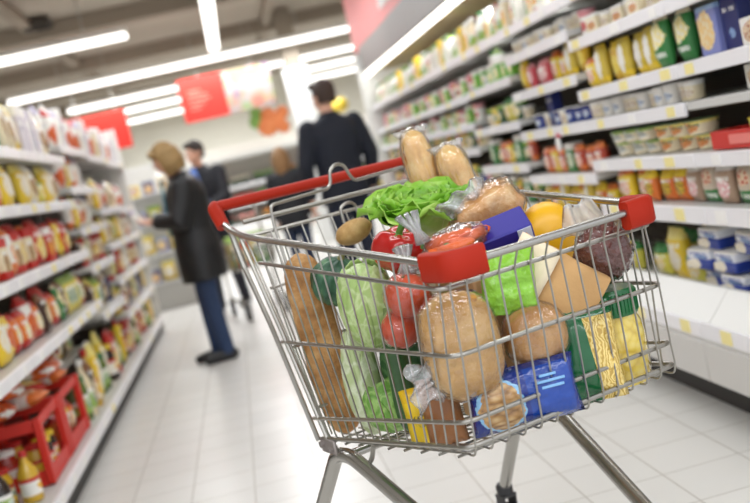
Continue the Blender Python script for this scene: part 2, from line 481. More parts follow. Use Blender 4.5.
def b_carton(w, h, d, m, cap):
    def f(n):
        t = root_(n); q = MB()
        q.loft([[(-w / 2, -d / 2, 0), (w / 2, -d / 2, 0), (w / 2, d / 2, 0), (-w / 2, d / 2, 0)], [(-w / 2, -d / 2, h * .78), (w / 2, -d / 2, h * .78), (w / 2, d / 2, h * .78), (-w / 2, d / 2, h * .78)], [(-w / 2, -.004, h * .95), (w / 2, -.004, h * .95), (w / 2, .004, h * .95), (-w / 2, .004, h * .95)], [(-w / 2, -.003, h), (w / 2, -.003, h), (w / 2, .003, h), (-w / 2, .003, h)]])
        part(q, 'carton_body', m, t)
        q = MB(); q.M = Matrix.Translation((0, -d * .30, h * .85)) @ Matrix.Rotation(.75, 4, 'X'); q.lathe([(0, 0), (w * .2, 0), (w * .2, .016), (0, .016)], 10)
        part(q, 'cap', cap, t)
        return t
    return f
def b_tray(w, h, d, m, film_m):
    def f(n):
        t = root_(n); q = MB()
        q.box((0, 0, h * .25), (w, d, h * .5), .006); part(q, 'tray', m, t)
        q = MB(); q.box((0, 0, h * .72), (w * .96, d * .95, h * .54), .012, seg=2); part(q, 'sleeve', film_m, t)
        return t
    return f

W_ = (244, 241, 234); CR = (236, 222, 188); YE = (240, 206, 52); YL = (244, 226, 128); RD = (196, 44, 36); OR = (226, 120, 48)
GN = (52, 128, 62); LG = (150, 184, 84); DG = (34, 82, 48); BL = (38, 62, 150); NB_ = (30, 40, 104); LB = (150, 180, 216); BR = (128, 84, 52); DB = (66, 42, 30); PK = (226, 150, 154); LI = (196, 188, 210); TN = (196, 160, 108)
def pm(*a, **k): return pack_mat(*a, **k)
glass_y = plain('mustard_fill', (214, 172, 52), .15, coat=.5); glass_d = plain('dark_sauce', (44, 28, 22), .12, coat=.5); glass_g = plain('pickle_fill', (96, 116, 48), .15, coat=.5)
glass_r = plain('tomato_fill', (168, 46, 28), .15, coat=.5); glass_c = plain('cream_fill', (232, 216, 180), .2, coat=.4)
cap_r = plain('cap_red', (190, 38, 32), .35); cap_w = plain('cap_white', (240, 238, 232), .35); cap_g = plain('cap_green', (34, 112, 56), .35); cap_y = plain('cap_yellow', (236, 202, 48), .35); cap_b = plain('cap_blue', (40, 66, 150), .35); cap_k = plain('cap_black', (34, 32, 32), .4)
lab_w = pm(W_, RD, OR, YE, art=(.5, .5, .3, .3)); lab_y = pm(YE, RD, W_, GN, art=(.5, .5, .3, .3)); lab_g = pm(LG, W_, W_, GN, art=(.5, .5, .3, .3))

# key: (object name, category, look in words, builder, width along shelf, depth)
P = {
 'bag_yellow': ('snack_bag', 'bag', 'yellow snack bag', b_bag(.15, .21, .07, pm(YE, YL, W_, CR, text=(.62, .72), crinkle=.3)), .15, .08),
 'bag_yelred': ('snack_bag', 'bag', 'yellow snack bag with red picture', b_bag(.15, .19, .07, pm(YE, RD, RD, OR, head=.84, crinkle=.3), seed=3), .15, .08),
 'bag_red': ('snack_bag', 'bag', 'red snack bag', b_bag(.15, .20, .07, pm(RD, RD, CR, YE, art=(.5, .34, .4, .26), crinkle=.3), seed=4), .15, .08),
 'bag_redwhite': ('biscuit_bag', 'bag', 'red and white biscuit bag', b_bag(.16, .19, .08, pm(W_, RD, RD, OR, art=(.5, .3, .5, .3), crinkle=.3), seed=5), .16, .09),
 'bag_whiteorange': ('pasta_bag', 'bag', 'white and orange pasta bag', b_bag(.13, .20, .07, pm(W_, OR, OR, CR, foot=.22, crinkle=.3), seed=6), .13, .08),
 'bag_cream': ('flour_bag', 'bag', 'cream paper bag', b_bag(.12, .21, .08, pm(CR, W_, BR, TN, foot=.1), .002, 7), .12, .09),
 'bag_green': ('seed_bag', 'bag', 'green and white bag', b_bag(.11, .17, .06, pm(GN, CR, W_, YL, art=(.5, .62, .4, .26), text=(.2, .3), head=.9, crinkle=.2), seed=8), .11, .07),
 'bag_orange': ('noodle_bag', 'bag', 'orange noodle bag', b_bag(.12, .16, .07, pm(OR, RD, YE, W_, head=.82, foot=.2, crinkle=.3), seed=9), .12, .08),
 'bag_white': ('sugar_bag', 'bag', 'white paper bag', b_bag(.12, .20, .08, pm(W_, LI, LB, CR, art=(.5, .45, .3, .2)), .002, 10), .12, .09),
 'bag_brown': ('coffee_bag', 'bag', 'brown coffee bag', b_bag(.11, .18, .07, pm(DB, BR, TN, CR, text=(.7, .78), crinkle=.2), seed=11), .11, .08),
 'bag_yelgreen': ('snack_bag', 'bag', 'yellow-green snack bag', b_bag(.15, .19, .08, pm((222, 208, 70), LG, W_, GN, crinkle=.3), seed=12), .15, .09),
 'pouch_orange': ('pouch', 'pouch', 'orange and yellow pouch', b_bag(.10, .115, .05, pm(OR, YE, YE, BR, head=.7, crinkle=.2), seed=13), .10, .06),
 'pouch_yellow': ('pouch', 'pouch', 'yellow pouch', b_bag(.10, .115, .05, pm(YE, OR, OR, W_, head=.8, crinkle=.2), seed=14), .10, .06),
 'pouch_greenbr': ('pouch', 'pouch', 'brown pouch with green foot', b_bag(.105, .12, .05, pm((176, 146, 122), W_, W_, PK, head=.82, foot=0, crinkle=.2), seed=15), .105, .06),
 'pouch_greenfoot': ('pouch', 'pouch', 'pale pouch with dark green foot', b_bag(.105, .12, .05, pm((206, 190, 170), GN, RD, CR, head=1.1, foot=.34, art=(.5, .66, .34, .2), text=(.12, .24), crinkle=.2), seed=16), .105, .06),
 'pouch_white': ('pouch', 'pouch', 'yellow pouch with white figure', b_bag(.10, .14, .05, pm((214, 188, 70), YE, W_, W_, art=(.5, .5, .26, .36), text=None, foot=.2, head=.95, crinkle=.2), seed=17), .10, .06),
 'pouch_yelfull': ('cheese_pouch', 'pouch', 'plain golden yellow cheese pouch', b_bag(.11, .14, .05, pm((226, 180, 30), YE, YE, YL, text=None, crinkle=.2), seed=18), .11, .06),
 'pouch_pink': ('pouch', 'pouch', 'pink and red pouch', b_bag(.10, .11, .05, pm((206, 74, 84), PK, W_, PK, crinkle=.2), seed=19), .10, .06),
 'pouch_red': ('sausage_pack', 'pack', 'red and orange sausage pack', b_bag(.11, .11, .05, pm((186, 70, 46), OR, W_, OR, foot=.25, crinkle=.3), seed=20), .11, .06),
 'box_white': ('carton_box', 'box', 'white carton box', b_box(.10, .20, .06, pm(W_, LI, LI, LB, text=(.6, .7))), .10, .07),
 'box_lilac': ('carton_box', 'box', 'pale lilac carton box', b_box(.11, .21, .06, pm((214, 208, 216), W_, (60, 60, 70), LI, art=(.5, .6, .2, .12))), .11, .07),
 'box_yellow': ('carton_box', 'box', 'yellow carton box', b_box(.11, .16, .06, pm(YE, W_, RD, W_)), .11, .07),
 'box_red': ('carton_box', 'box', 'red carton box', b_box(.11, .17, .06, pm(RD, W_, YE, OR)), .11, .07),
 'box_cream': ('carton_box', 'box', 'cream and brown carton box', b_box(.10, .17, .06, pm(CR, RD, BR, TN, foot=.2)), .10, .07),
 'box_blue': ('cracker_box', 'box', 'blue box with round cream biscuits', b_box(.12, .145, .05, pm((34, 50, 140), NB_, CR, (228, 170, 90), art=(.5, .40, .40, .34), text=(.82, .9))), .12, .06),
 'box_blueart': ('cracker_box', 'box', 'lilac blue box with cream crackers', b_box(.12, .145, .05, pm((128, 136, 196), LB, CR, (236, 196, 120), head=.9, art=(.4, .5, .44, .4), text=None)), .12, .06),
 'box_navy': ('carton_box', 'box', 'dark navy carton box', b_box(.09, .145, .05, pm(NB_, NB_, BL, LB, art=(.5, .3, .2, .1), text=(.7, .78))), .09, .06),
 'box_meal': ('meal_box', 'box', 'flat white meal box', b_box(.15, .07, .12, pm(W_, W_, (176, 84, 52), CR, art=(.5, .45, .42, .4), text=None, head=.9)), .15, .13),
 'box_green': ('carton_box', 'box', 'green carton box', b_box(.10, .13, .06, pm(GN, W_, LG, W_)), .10, .07),
 'tub_green': ('salad_tub', 'tub', 'cream tub with green lid', b_cup(.058, .050, pm(CR, YL, TN, OR, art=(.3, .5, .5, .4), text=(.6, .85), textc=(80, 110, 60)), plain('lid_sage', (120, 146, 104), .4)), .118, .118),
 'tub_dkgreen': ('salad_tub', 'tub', 'pale tub with dark green lid', b_cup(.058, .052, pm(CR, LG, DG, W_, art=(.3, .5, .5, .4), text=(.2, .35)), plain('lid_dkgreen', (44, 84, 52), .4)), .118, .118),
 'cup_yellow': ('yogurt_cup', 'cup', 'yellow cup', b_cup(.042, .085, pm(YE, YL, GN, W_), plain('foil_yellow', (226, 208, 60), .4)), .088, .088),
 'cup_white': ('yogurt_cup', 'cup', 'white yogurt cup', b_cup(.034, .06, pm(W_, W_, LB, W_, text=(.4, .5), textc=(110, 120, 150)), cap_w), .07, .07),
 'cup_pink': ('yogurt_cup', 'cup', 'pink and white yogurt cup', b_cup(.038, .09, pm(W_, PK, PK, RD), plain('foil_pink', (226, 170, 176), .4)), .08, .08),
 'cup_cream': ('dessert_cup', 'cup', 'cream dessert cup', b_cup(.036, .06, pm(CR, W_, TN, W_), cap_w), .075, .075),
 'cup_blue': ('yogurt_cup', 'cup', 'blue yogurt cup', b_cup(.036, .062, pm(BL, NB_, W_, LB), cap_w), .075, .075),
 'jar_yellow': ('mustard_jar', 'jar', 'yellow jar with red lid', b_jar(.045, .15, glass_y, cap_r, lab_y), .095, .095),
 'jar_red': ('sauce_jar', 'jar', 'red sauce jar with white lid', b_jar(.045, .15, glass_r, cap_w, lab_w), .095, .095),
 'jar_green': ('pickle_jar', 'jar', 'pickle jar with green lid', b_jar(.045, .14, glass_g, cap_g, lab_g), .095, .095),
 'jar_dark': ('sauce_jar', 'jar', 'dark sauce jar with yellow lid', b_jar(.045, .14, glass_d, cap_y, lab_w), .095, .095),
 'bottle_dark': ('sauce_bottle', 'bottle', 'dark sauce bottle with green cap', b_bottle(.04, .22, glass_d, cap_g, lab_g), .085, .085),
 'bottle_yellow': ('sauce_bottle', 'bottle', 'yellow sauce bottle with red cap', b_bottle(.04, .2, glass_y, cap_r, lab_w), .085, .085),
 'bottle_white': ('milk_bottle', 'bottle', 'white milk bottle with white cap', b_bottle(.042, .18, glass_c, cap_w, lab_g), .09, .09),
 'bottle_pink': ('drink_bottle', 'bottle', 'pale bottle with red cap', b_bottle(.042, .17, plain('pink_drink', (236, 206, 200), .2), cap_r, lab_w), .09, .09),
 'bottle_greenw': ('drink_bottle', 'bottle', 'white bottle with green cap', b_bottle(.042, .17, plain('white_drink', (238, 238, 230), .2), cap_g, lab_g), .09, .09),
 'carton_white': ('milk_carton', 'carton', 'white milk carton', b_carton(.075, .185, .075, pm(W_, LG, LG, W_), cap_g), .08, .08),
 'carton_cream': ('juice_carton', 'carton', 'cream juice carton with orange print', b_carton(.075, .18, .075, pm(CR, W_, OR, YE), cap_w), .08, .08),
 'carton_yellow': ('juice_carton', 'carton', 'yellow juice carton', b_carton(.075, .17, .075, pm(YE, YE, OR, W_), cap_y), .08, .08),
 'pack_cream': ('butter_pack', 'pack', 'cream pack with orange corner', b_box(.10, .065, .06, pm(CR, W_, OR, TN, head=.8)), .10, .07),
 'pack_green': ('cheese_pack', 'pack', 'lime green cheese pack', b_box(.10, .10, .06, pm((112, 186, 62), W_, W_, YL)), .10, .07),
 'tin_cream': ('tin_can', 'tin', 'cream labelled tin', b_can(.038, .09, pm(CR, YL, GN, TN)), .08, .08),
 'tin_green': ('tin_can', 'tin', 'green labelled tin', b_can(.038, .1, pm(DG, LG, YL, W_)), .08, .08),
 'tray_blue': ('yogurt_multipack', 'pack', 'blue and white yogurt multipack', b_tray(.16, .075, .12, pm(BL, W_, W_, CR, art=(.3, .5, .3, .5), head=1.2, text=None), pm((236, 238, 244), W_, BL, LB, art=(.6, .3, .3, .2), text=(.5, .7), textc=(70, 90, 170))), .165, .13),
 'bag_limewhite': ('salad_bag', 'bag', 'yellow and green salad bag', b_bag(.14, .13, .07, pm((222, 214, 92), GN, W_, YE, head=.72, crinkle=.3), seed=22), .14, .08),
 'tray_red': ('shelf_tray', 'tray', '', None, .2, .1),
}
USED = {}
HT = {}
FRESH = {}
def make(key):
    n, cat, look, fn, w, d = P[key]
    if FRESH.pop(key, None): return USED[key]
    if key not in USED:
        USED[key] = o = fn(n)
        HT[key] = max(v.co.z for q_ in [o, *o.children] if q_.data for v in q_.data.vertices); return o
    return copy_tree(USED[key])
ORD = ['first', 'second', 'third', 'fourth', 'fifth', 'sixth', 'seventh', 'eighth', 'ninth', 'tenth', 'eleventh', 'twelfth', 'thirteenth', 'fourteenth', 'fifteenth', 'sixteenth', 'seventeenth', 'eighteenth', 'nineteenth', 'twentieth']
def put(key, x, y, z, rz, label, group, tilt=0.0, cap_scale=1.0):
    n, cat, look, fn, w, d = P[key]
    o = make(key)
    o.rotation_euler = Euler((tilt, 0, rz)); o.location = (x, y, z); o.scale = (1, 1, cap_scale)
    tag(o, label, cat, group); return o

def fill(side, X, z, y0, y1, keys, hmax, where, seed, gap=.008, tilt=0.0, back=0.0, count=None, sc=1.0):
    """stand packs along one shelf from y0 to y1; side -1 is the gondola, +1 the chiller"""
    rn = random.Random(seed); y = y0 + .01; i = 0; k = count or [0]
    rz = -PI / 2 if side > 0 else PI / 2
    while True:
        key = keys[i % len(keys)]; i += 1
        n, cat, look, fn, w, d = P[key]
        if y + w > y1: break
        jit = rn.uniform(0, .035)
        x = X + side * (.018 + d / 2 + jit + back)
        if key not in USED: make(key); FRESH[key] = 1
        if seen((x, y + w / 2, z + .06)):
            hh = min(rn.uniform(.88, 1.0) * sc, (hmax - .045) / HT[key]) if HT.get(key) else rn.uniform(.93, 1.0)
            tl = 0 if 'box' in key else tilt
            put(key, x, y + w / 2, z + abs(math.sin(tl)) * d / 2, rz + rn.uniform(-.16, .16) * (.4 if side > 0 else 1), '%s, %s from the near end, %s' % (look, ORD[min(k[0], 19)], where), '%ss on the %s' % (n.replace('_', ' '), 'gondola' if side < 0 else 'chiller'), tilt=-tl if tl else 0, cap_scale=hh)
            k[0] += 1
        y += w + gap + rn.uniform(0, .006)
    return k

# ------------------------------------------------------------------ shelving bays
def shelf_part(root, side, depth, w, z, th=.03, railh=.055, seed=0, tags=3, rail=True, skip_rail=0.0, tagset=None):
    """a board with its price rail and tickets; local frame: front edge at x=0, board runs back along side"""
    q = MB(); q.box((side * depth / 2, 0, z - th / 2 - .002), (depth, w, th), .003)
    s = q.build('shelf', M_shelf, root)
    if rail:
        q = MB(); q.box((-side * .006, skip_rail / 2, z - railh / 2), (.014, w - skip_rail, railh), .003); q.build('price_rail', M_rail, s)
        rn = random.Random(seed)
        for i in range(tags):
            yy = -w / 2 + w * (i + .5 + rn.uniform(-.25, .25)) / tags
            q = MB(); q.box((-side * .0145, yy, z - railh / 2), (.003, rn.choice((.055, .07)), railh * .72))
            q.build('price_ticket', rn.choice(tagset or (M_tag, M_tag, M_tagw)), s)
    return s
LX = -.95
GB = [(3.00, 4.06), (4.06, 5.10), (5.10, 6.15), (6.15, 7.20), (7.20, 8.28), (8.28, 9.35)]
GL = [[.15, .679, .99, 1.288, 1.55]] * 3 + [[.15, .59, .88, 1.115, 1.37, 1.625], [.15, .45, .70, .95, 1.21, 1.60], [.15, .45, .70, .95, 1.19, 1.585]]
NTH = ['first', 'second', 'third', 'fourth', 'fifth', 'sixth', 'seventh', 'eighth']
def level_name(i, n):
    return ['bottom shelf', 'second-lowest shelf', 'third-lowest shelf', 'fourth-lowest shelf', 'fifth-lowest shelf', 'sixth-lowest shelf', 'seventh-lowest shelf'][i] if i < n - 1 else 'top shelf'
for b, ((y0, y1), lv) in enumerate(zip(GB, GL)):
    w = y1 - y0
    t = thing('gondola_shelving', 'white gondola shelving bay full of packets, %s along the aisle' % NTH[b], 'shelving', (LX, (y0 + y1) / 2, 0), group='gondola bays along the aisle')
    q = MB(); q.box((-.45, 0, .95), (.03, w - .004, 1.9)); q.build('back_panel', M_back, t)
    q = MB(); q.box((-.43, w / 2 - .02, .95), (.035, .035, 1.9)); q.build('upright', M_grey, t)
    q = MB(); q.box((-.22, 0, .048), (.40, w - .004, .094)); q.build('plinth', M_dark, t)
    q = MB(); q.box((-.215, 0, .119), (.43, w - .004, .05)); q.build('base_deck', M_white, t)
    for i, z in enumerate(lv):
        dep = .43 if i == 0 else .38
        shelf_part(t, -1, dep, w - .006, z, seed=b * 9 + i, tags=3 if b < 4 else 2, railh=.06 if i == 0 else .050, tagset=(M_tagw, M_tagw, M_tag))
    if b == 2:
        q = MB(); q.box((-.29, 0, .425 if b == 2 else .495), (.30, w - .006, .02), .003); q.build('half_shelf', M_shelf, t)
    if b == 5:
        q = MB(); q.box((-.22, w / 2 + .015, .95), (.46, .025, 1.9), .004); q.build('end_panel', M_white, t)

def gond(b, lvl, keys, frm=None, to=None, tilt=0.12, back=.0, count=None, seed=None, sc=1.0):
    y0, y1 = GB[b]; lv = GL[b]; z = lv[lvl] + .001
    hmax = (lv[lvl + 1] if lvl + 1 < len(lv) else 2.2) - z
    return fill(-1, LX, z, frm or y0, to or y1, keys, hmax, '%s, %s gondola bay' % (level_name(lvl, len(lv)), NTH[b]), seed or b * 31 + lvl * 7, tilt=tilt, back=back, count=count, sc=1.42 if lvl == len(lv) - 1 else (1.7 if lvl == 0 else 1.14))
# first three bays share their shelf heights
gond(1, 4, ['bag_green', 'bag_white', 'bag_cream', 'box_white', 'bag_limewhite', 'bag_cream', 'bag_green', 'bag_cream'])
gond(2, 4, ['bag_cream', 'bag_yellow', 'box_lilac', 'box_lilac', 'box_white', 'box_lilac', 'bag_white'])
gond(0, 3, ['bag_redwhite', 'bag_whiteorange'])
gond(1, 3, ['bag_whiteorange', 'bag_whiteorange', 'bag_redwhite', 'bag_whiteorange', 'bag_yellow', 'bag_yellow'])
gond(2, 3, ['bag_yellow', 'bag_cream', 'bag_yellow', 'bag_limewhite', 'bag_yellow', 'bag_cream'])
gond(0, 2, ['box_cream', 'bag_whiteorange', 'box_cream', 'bag_brown'])
gond(1, 2, ['bag_whiteorange', 'box_cream', 'bag_brown', 'bag_whiteorange', 'box_cream', 'bag_red', 'box_cream'])
gond(2, 2, ['bag_red', 'box_red', 'bag_redwhite', 'bag_red', 'bag_yelred', 'bag_red'])
gond(0, 1, ['bag_yellow', 'bag_yelred', 'bag_orange'])
gond(1, 1, ['bag_yelred', 'bag_orange', 'bag_orange', 'bag_redwhite', 'bag_orange', 'bag_brown', 'bag_red'])
gond(2, 1, ['bag_orange', 'bag_green', 'bag_brown', 'bag_yelgreen', 'bag_yelgreen', 'bag_yelgreen'])
gond(2, 0, ['jar_green', 'jar_green', 'bottle_white', 'bag_brown', 'bottle_yellow', 'bag_yellow', 'bag_cream'], tilt=0)
for b, ks in ((2, ['bottle_white', 'bag_cream', 'bag_brown', 'jar_dark', 'bag_yellow', 'bag_brown', 'bag_yelgreen']),):
    fill(-1, -1.10, .436 if b == 2 else .506, GB[b][0], GB[b][1], ks, .24 if b == 2 else .16, 'half shelf, %s gondola bay' % NTH[b], b + 60, tilt=0)
for b in (3, 4, 5):
    pool = [['bag_yellow', 'jar_dark', 'bag_red', 'box_cream', 'bag_brown', 'jar_green', 'bag_yelred', 'bag_yellow'],
            ['bag_brown', 'bag_yellow', 'bag_yelgreen', 'jar_red', 'bag_brown', 'bag_cream', 'box_navy', 'bag_yelred'],
            ['bag_brown', 'box_cream', 'bag_white', 'bag_yelgreen', 'bag_cream', 'bag_red', 'box_cream', 'bag_yellow'],
            ['bag_whiteorange', 'bag_cream', 'bag_yellow', 'bag_redwhite', 'bag_cream', 'bag_white', 'bag_yelgreen'],
            ['bag_redwhite', 'bag_brown', 'bag_cream', 'bag_yellow', 'bag_whiteorange', 'bag_white'],
            ['bag_white', 'bag_redwhite', 'bag_cream', 'bag_white', 'box_lilac']]
    for l in range(6):
        ks = pool[l][b - 3:] + pool[l][:b - 3]
        gond(b, l, ks, tilt=.05)

# shelf-ready red display with bottles and bags on the gondola's bottom shelf
def display(y0, y1, label, side_open):
    t = thing('display_crate', label, 'crate', (-.985, (y0 + y1) / 2, .152), group='red display crates on the bottom shelf')
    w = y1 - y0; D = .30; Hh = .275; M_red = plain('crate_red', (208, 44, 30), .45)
    q = MB(); q.box((-D / 2, 0, .006), (D, w, .01), .002); q.build('crate_floor', M_red, t)
    for (sx, sy) in ((0, -1), (0, 1), (-1, -1), (-1, 1)):
        q = MB(); q.box((sx * D - .012 * (1 if sx == 0 else -1), sy * (w / 2 - .022), Hh / 2), (.03, .044, Hh), .003); q.build('corner_post', M_red, t)
    q = MB(); q.box((-.01, 0, .035), (.012, w - .09, .055), .002); q.build('lower_front_board', M_red, t)
    q = MB(); q.box((-.01, 0, Hh - .02), (.012, w - .09, .04), .002); q.build('upper_front_board', M_red, t)
    for s in (-1, 1):
        q = MB(); q.box((-D / 2, s * (w / 2 - .01), .035), (D - .06, .012, .055), .002); q.build('lower_side_board', M_red, t)
        q = MB(); q.box((-D / 2, s * (w / 2 - .01), Hh - .025), (D - .06, .012, .05), .002); q.build('upper_side_board', M_red, t)
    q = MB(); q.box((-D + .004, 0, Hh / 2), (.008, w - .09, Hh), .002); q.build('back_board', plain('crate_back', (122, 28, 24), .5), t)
    return t
display(4.10, 4.56, 'red display crate holding bottles, its open end facing the camera', 1)
display(4.585, 5.09, 'red display crate behind the first one, filled with small packs', 0)
kk = 0
for (x, y, key, wd) in ((-1.05, 4.19, 'jar_yellow', 'front row of the first red crate, aisle side'), (-1.17, 4.19, 'jar_red', 'front row of the first red crate, wall side'), (-1.05, 4.32, 'jar_dark', 'middle row of the first red crate, aisle side'), (-1.17, 4.33, 'jar_yellow', 'middle row of the first red crate, wall side'), (-1.06, 4.45, 'jar_dark', 'back row of the first red crate, aisle side'),
                        (-1.06, 4.68, 'bag_orange', 'near end of the second red crate'), (-1.06, 4.83, 'bag_yelgreen', 'middle of the second red crate'), (-1.06, 4.98, 'bag_orange', 'far end of the second red crate')):
    put(key, x, y, .165, PI / 2, '%s, %s' % (P[key][2], wd), 'goods in the red crates')
for (x, y, key, wd) in ((-1.035, 3.93, 'bottle_yellow', 'standing before the red crate, aisle side'), (-1.14, 3.94, 'jar_yellow', 'standing before the red crate, second from the aisle'), (-1.25, 3.95, 'bottle_yellow', 'standing before the red crate, third from the aisle'),
                        (-1.09, 3.72, 'bottle_dark', 'on the gondola deck before the yellow bottles, aisle side'), (-1.20, 3.74, 'bottle_dark', 'on the gondola deck before the yellow bottles, wall side')):
    put(key, x, y, .152, PI / 2, '%s, %s' % (P[key][2], wd), 'sauce bottles on the gondola deck')
for (y, x, rx, ry, key, wd) in ((4.20, -1.18, 1.35, .1, 'bag_redwhite', 'lying on the first red crate, near end'), (4.38, -1.10, 1.25, -.2, 'bag_whiteorange', 'lying on the first red crate, far end'), (4.66, -1.15, 1.3, .15, 'bag_red', 'lying on the second red crate, near end'), (4.88, -1.10, 1.2, -.1, 'bag_whiteorange', 'lying on the second red crate, far end'), (4.29, -1.15, 1.3, .25, 'bag_redwhite', 'topmost on the first red crate'), (4.70, -1.08, 1.3, -.15, 'bag_redwhite', 'topmost on the second red crate, near end'), (4.92, -1.12, 1.3, .2, 'bag_redwhite', 'topmost on the second red crate, far end')):
    o = put(key, x + .02, y, .415, 0, '%s %s' % (P[key][2], wd), 'bags lying on the red crates')
    o.rotation_euler = Euler((-1.5 + ry * .4, 0, PI / 2 + ry)); o.location = (x + .1, y, .535 if 'topmost' in wd else .47); o.scale = (1.2, 1, 1.15)
for (y, key, wd) in ((4.2, 'bag_brown', 'behind the bags on the first crate, near end'), (4.36, 'bag_red', 'behind the bags on the first crate, far end'), (4.62, 'bag_brown', 'behind the bags on the second crate, near end'), (4.8, 'bag_red', 'behind the bags on the second crate, middle')):
    put(key, -1.335, y, .152, PI / 2, '%s, %s' % (P[key][2], wd), 'bags behind the red crates', cap_scale=1.35)

# ------------------------------------------------------------------ chiller
RX = 1.48
CB = [(2.17 + .94 * i, 3.11 + .94 * i) for i in range(8)]
CL = [[.73, .91, 1.08, 1.205, 1.415, 1.60], [.73, .91, 1.08, 1.205, 1.415, 1.60], [.67, .855, 1.08, 1.28, 1.465, 1.60], [.70, .92, 1.145, 1.375, 1.60]] + [[.62, .80, 1.04, 1.195, 1.365, 1.60]] * 4
M_strip = emit('chiller_light', (255, 252, 244), 3.0)
for b, ((y0, y1), lv) in enumerate(zip(CB, CL)):
    w = y1 - y0 - .004
    t = thing('chiller_case', 'white open chiller bay stocked with dairy, %s along the aisle' % NTH[b], 'chiller', (RX, (y0 + y1) / 2, 0), group='chiller bays along the aisle')
    q = MB(); q.box((.53, 0, 1.05), (.04, w, 2.1)); q.build('back_panel', plain('chiller_back', (112, 106, 98), .7), t)
    q = MB(); q.box((.27, 0, .072), (.50, w, .14)); q.build('plinth', M_dark, t)
    q = MB()   # tank: bumper face, sloped label ledge, front lip
    prof = [(-.085, .15), (-.10, .17), (-.10, .305), (-.095, .325), (.0, .43), (.012, .445), (.03, .445), (.035, .40), (.51, .40), (.51, .15)]
    q.loft([[(x, -w / 2, z) for x, z in prof], [(x, w / 2, z) for x, z in prof]])
    tk = q.build('tank', M_white, t, sharp=25)
    q = MB(); q.box((-.103, 0, .225), (.012, w, .14), .004); q.build('bumper', plain('bumper_grey', (206, 203, 198), .4), tk)
    q = MB(); q.box((-.103, 0, .335), (.012, w, .055), .003); q.build('price_rail', M_rail, tk)
    rn = random.Random(b)
    for i in range(3):
        q = MB(); q.box((-.1105, -w / 2 + w * (i + .3 + .3 * rn.random()) / 3, .335), (.003, .065, .042)); q.build('price_ticket', M_tag, tk)
    for i, z in enumerate(lv):
        shelf_part(t, 1, .46, w, z, seed=b * 9 + i + 500, tags=3 if b < 4 else 1, railh=.060 if b < 2 and i == 0 else .047, th=.028, rail=not (b == 0 and i == 2))
    c = MB(); prof = [(-.02, 1.93), (-.02, 2.16), (.0, 2.18), (.53, 2.18), (.53, 2.10), (.12, 2.06)]
    c.loft([[(x, -w / 2, z) for x, z in prof], [(x, w / 2, z) for x, z in prof]]); c = c.build('canopy', plain('canopy_enamel', (126, 122, 118), .5), t, sharp=25)
    q = MB(); prof = [(-.012, 1.918), (-.004, 1.928), (.026, 1.890), (.018, 1.880)]
    q.loft([[(x, -w / 2 + .003, z) for x, z in prof], [(x, w / 2 - .003, z) for x, z in prof]]); q.build('light_strip', M_strip, c, sharp=25)
    q = MB(); q.box((.28, 0, 1.925), (.46, w, .02), .004); q.build('underside', plain('canopy_underside', (190, 170, 132), .6), c)
    if b == 7:
        q = MB(); q.box((.23, w / 2 + .02, 1.06), (.62, .03, 2.12), .004); q.build('end_panel', M_white, t)
    area(RX + .10, (y0 + y1) / 2, 1.86, w * .9, .05, 5, rot=(0, -.9, PI / 2))

cc = {}
def chill(b, lvl, keys, frm=None, to=None, seed=None, **k):
    y0, y1 = CB[b]; lv = CL[b]; z = .445 if lvl < 0 else lv[lvl] + .001
    hm = (lv[lvl + 1] - z + .012) if 0 <= lvl < len(lv) - 1 else .225
    n = len(lv); nm = 'tank' if lvl < 0 else level_name(lvl, n)
    c = cc.setdefault((b, lvl), [0])
    return fill(1, RX, z, frm or y0, to or y1, keys, hm, '%s, %s chiller bay' % (nm, NTH[b]), seed or b * 37 + lvl * 5 + 900, count=c, sc=1.16, **k)
# tank goods stand on the tank floor
def tank(b, keys, rows=2):
    y0, y1 = CB[b]
    c = cc.setdefault((b, -1), [0]); q = None
    return fill(1, RX + .05, .401, y0, y1, keys, 1, 'tank, %s chiller bay' % NTH[b], b + 777, count=c)
tank(0, ['bag_limewhite', 'tray_blue', 'tray_blue'])
tank(1, ['tray_blue', 'tray_blue', 'bag_limewhite', 'bag_yellow', 'bag_limewhite'])
tank(2, ['bag_limewhite', 'bag_yellow'])
for i, (x, y) in enumerate(((1.60, 2.93), (1.61, 3.22), (1.60, 3.40), (1.76, 3.02), (1.77, 3.22), (1.77, 3.42), (1.92, 3.1), (1.92, 3.3))):
    put('tray_blue', x, y, .477 if i < 3 else .401, -PI / 2 + .1 * ((i % 3) - 1), 'blue and white yogurt multipack, %s' % ['upper layer, nearest the price rail end', 'upper layer, middle', 'upper layer, far', 'second row of the tank, near', 'second row of the tank, middle', 'second row of the tank, far', 'back row of the tank, near', 'back row of the tank, far'][i], 'yogurt multipacks in the tank')
for i, (x, y, z) in enumerate(((1.61, 3.05, .553), (1.62, 3.33, .553), (1.77, 3.12, .477), (1.77, 3.32, .477), (1.92, 2.9, .401))):
    put('tray_blue', x, y, z, -PI / 2 + .12 * ((i % 3) - 1), 'blue and white yogurt multipack, %s' % ['topmost layer at the front, near', 'topmost layer at the front, far', 'second row upper layer, near', 'second row upper layer, far', 'back row, nearest'][i], 'yogurt multipacks in the tank')
for i, (x, y, k2) in enumerate(((1.74, 3.62, 'bag_yellow'), (1.74, 3.80, 'bag_limewhite'), (1.76, 3.98, 'bag_limewhite'))):
    put(k2, x, y, .401, -PI / 2, cap_scale=1.2, label='%s, second row of the tank, %s' % (P[k2][2], ['near the multipacks', 'middle', 'far'][i]), group='bags in the tank')
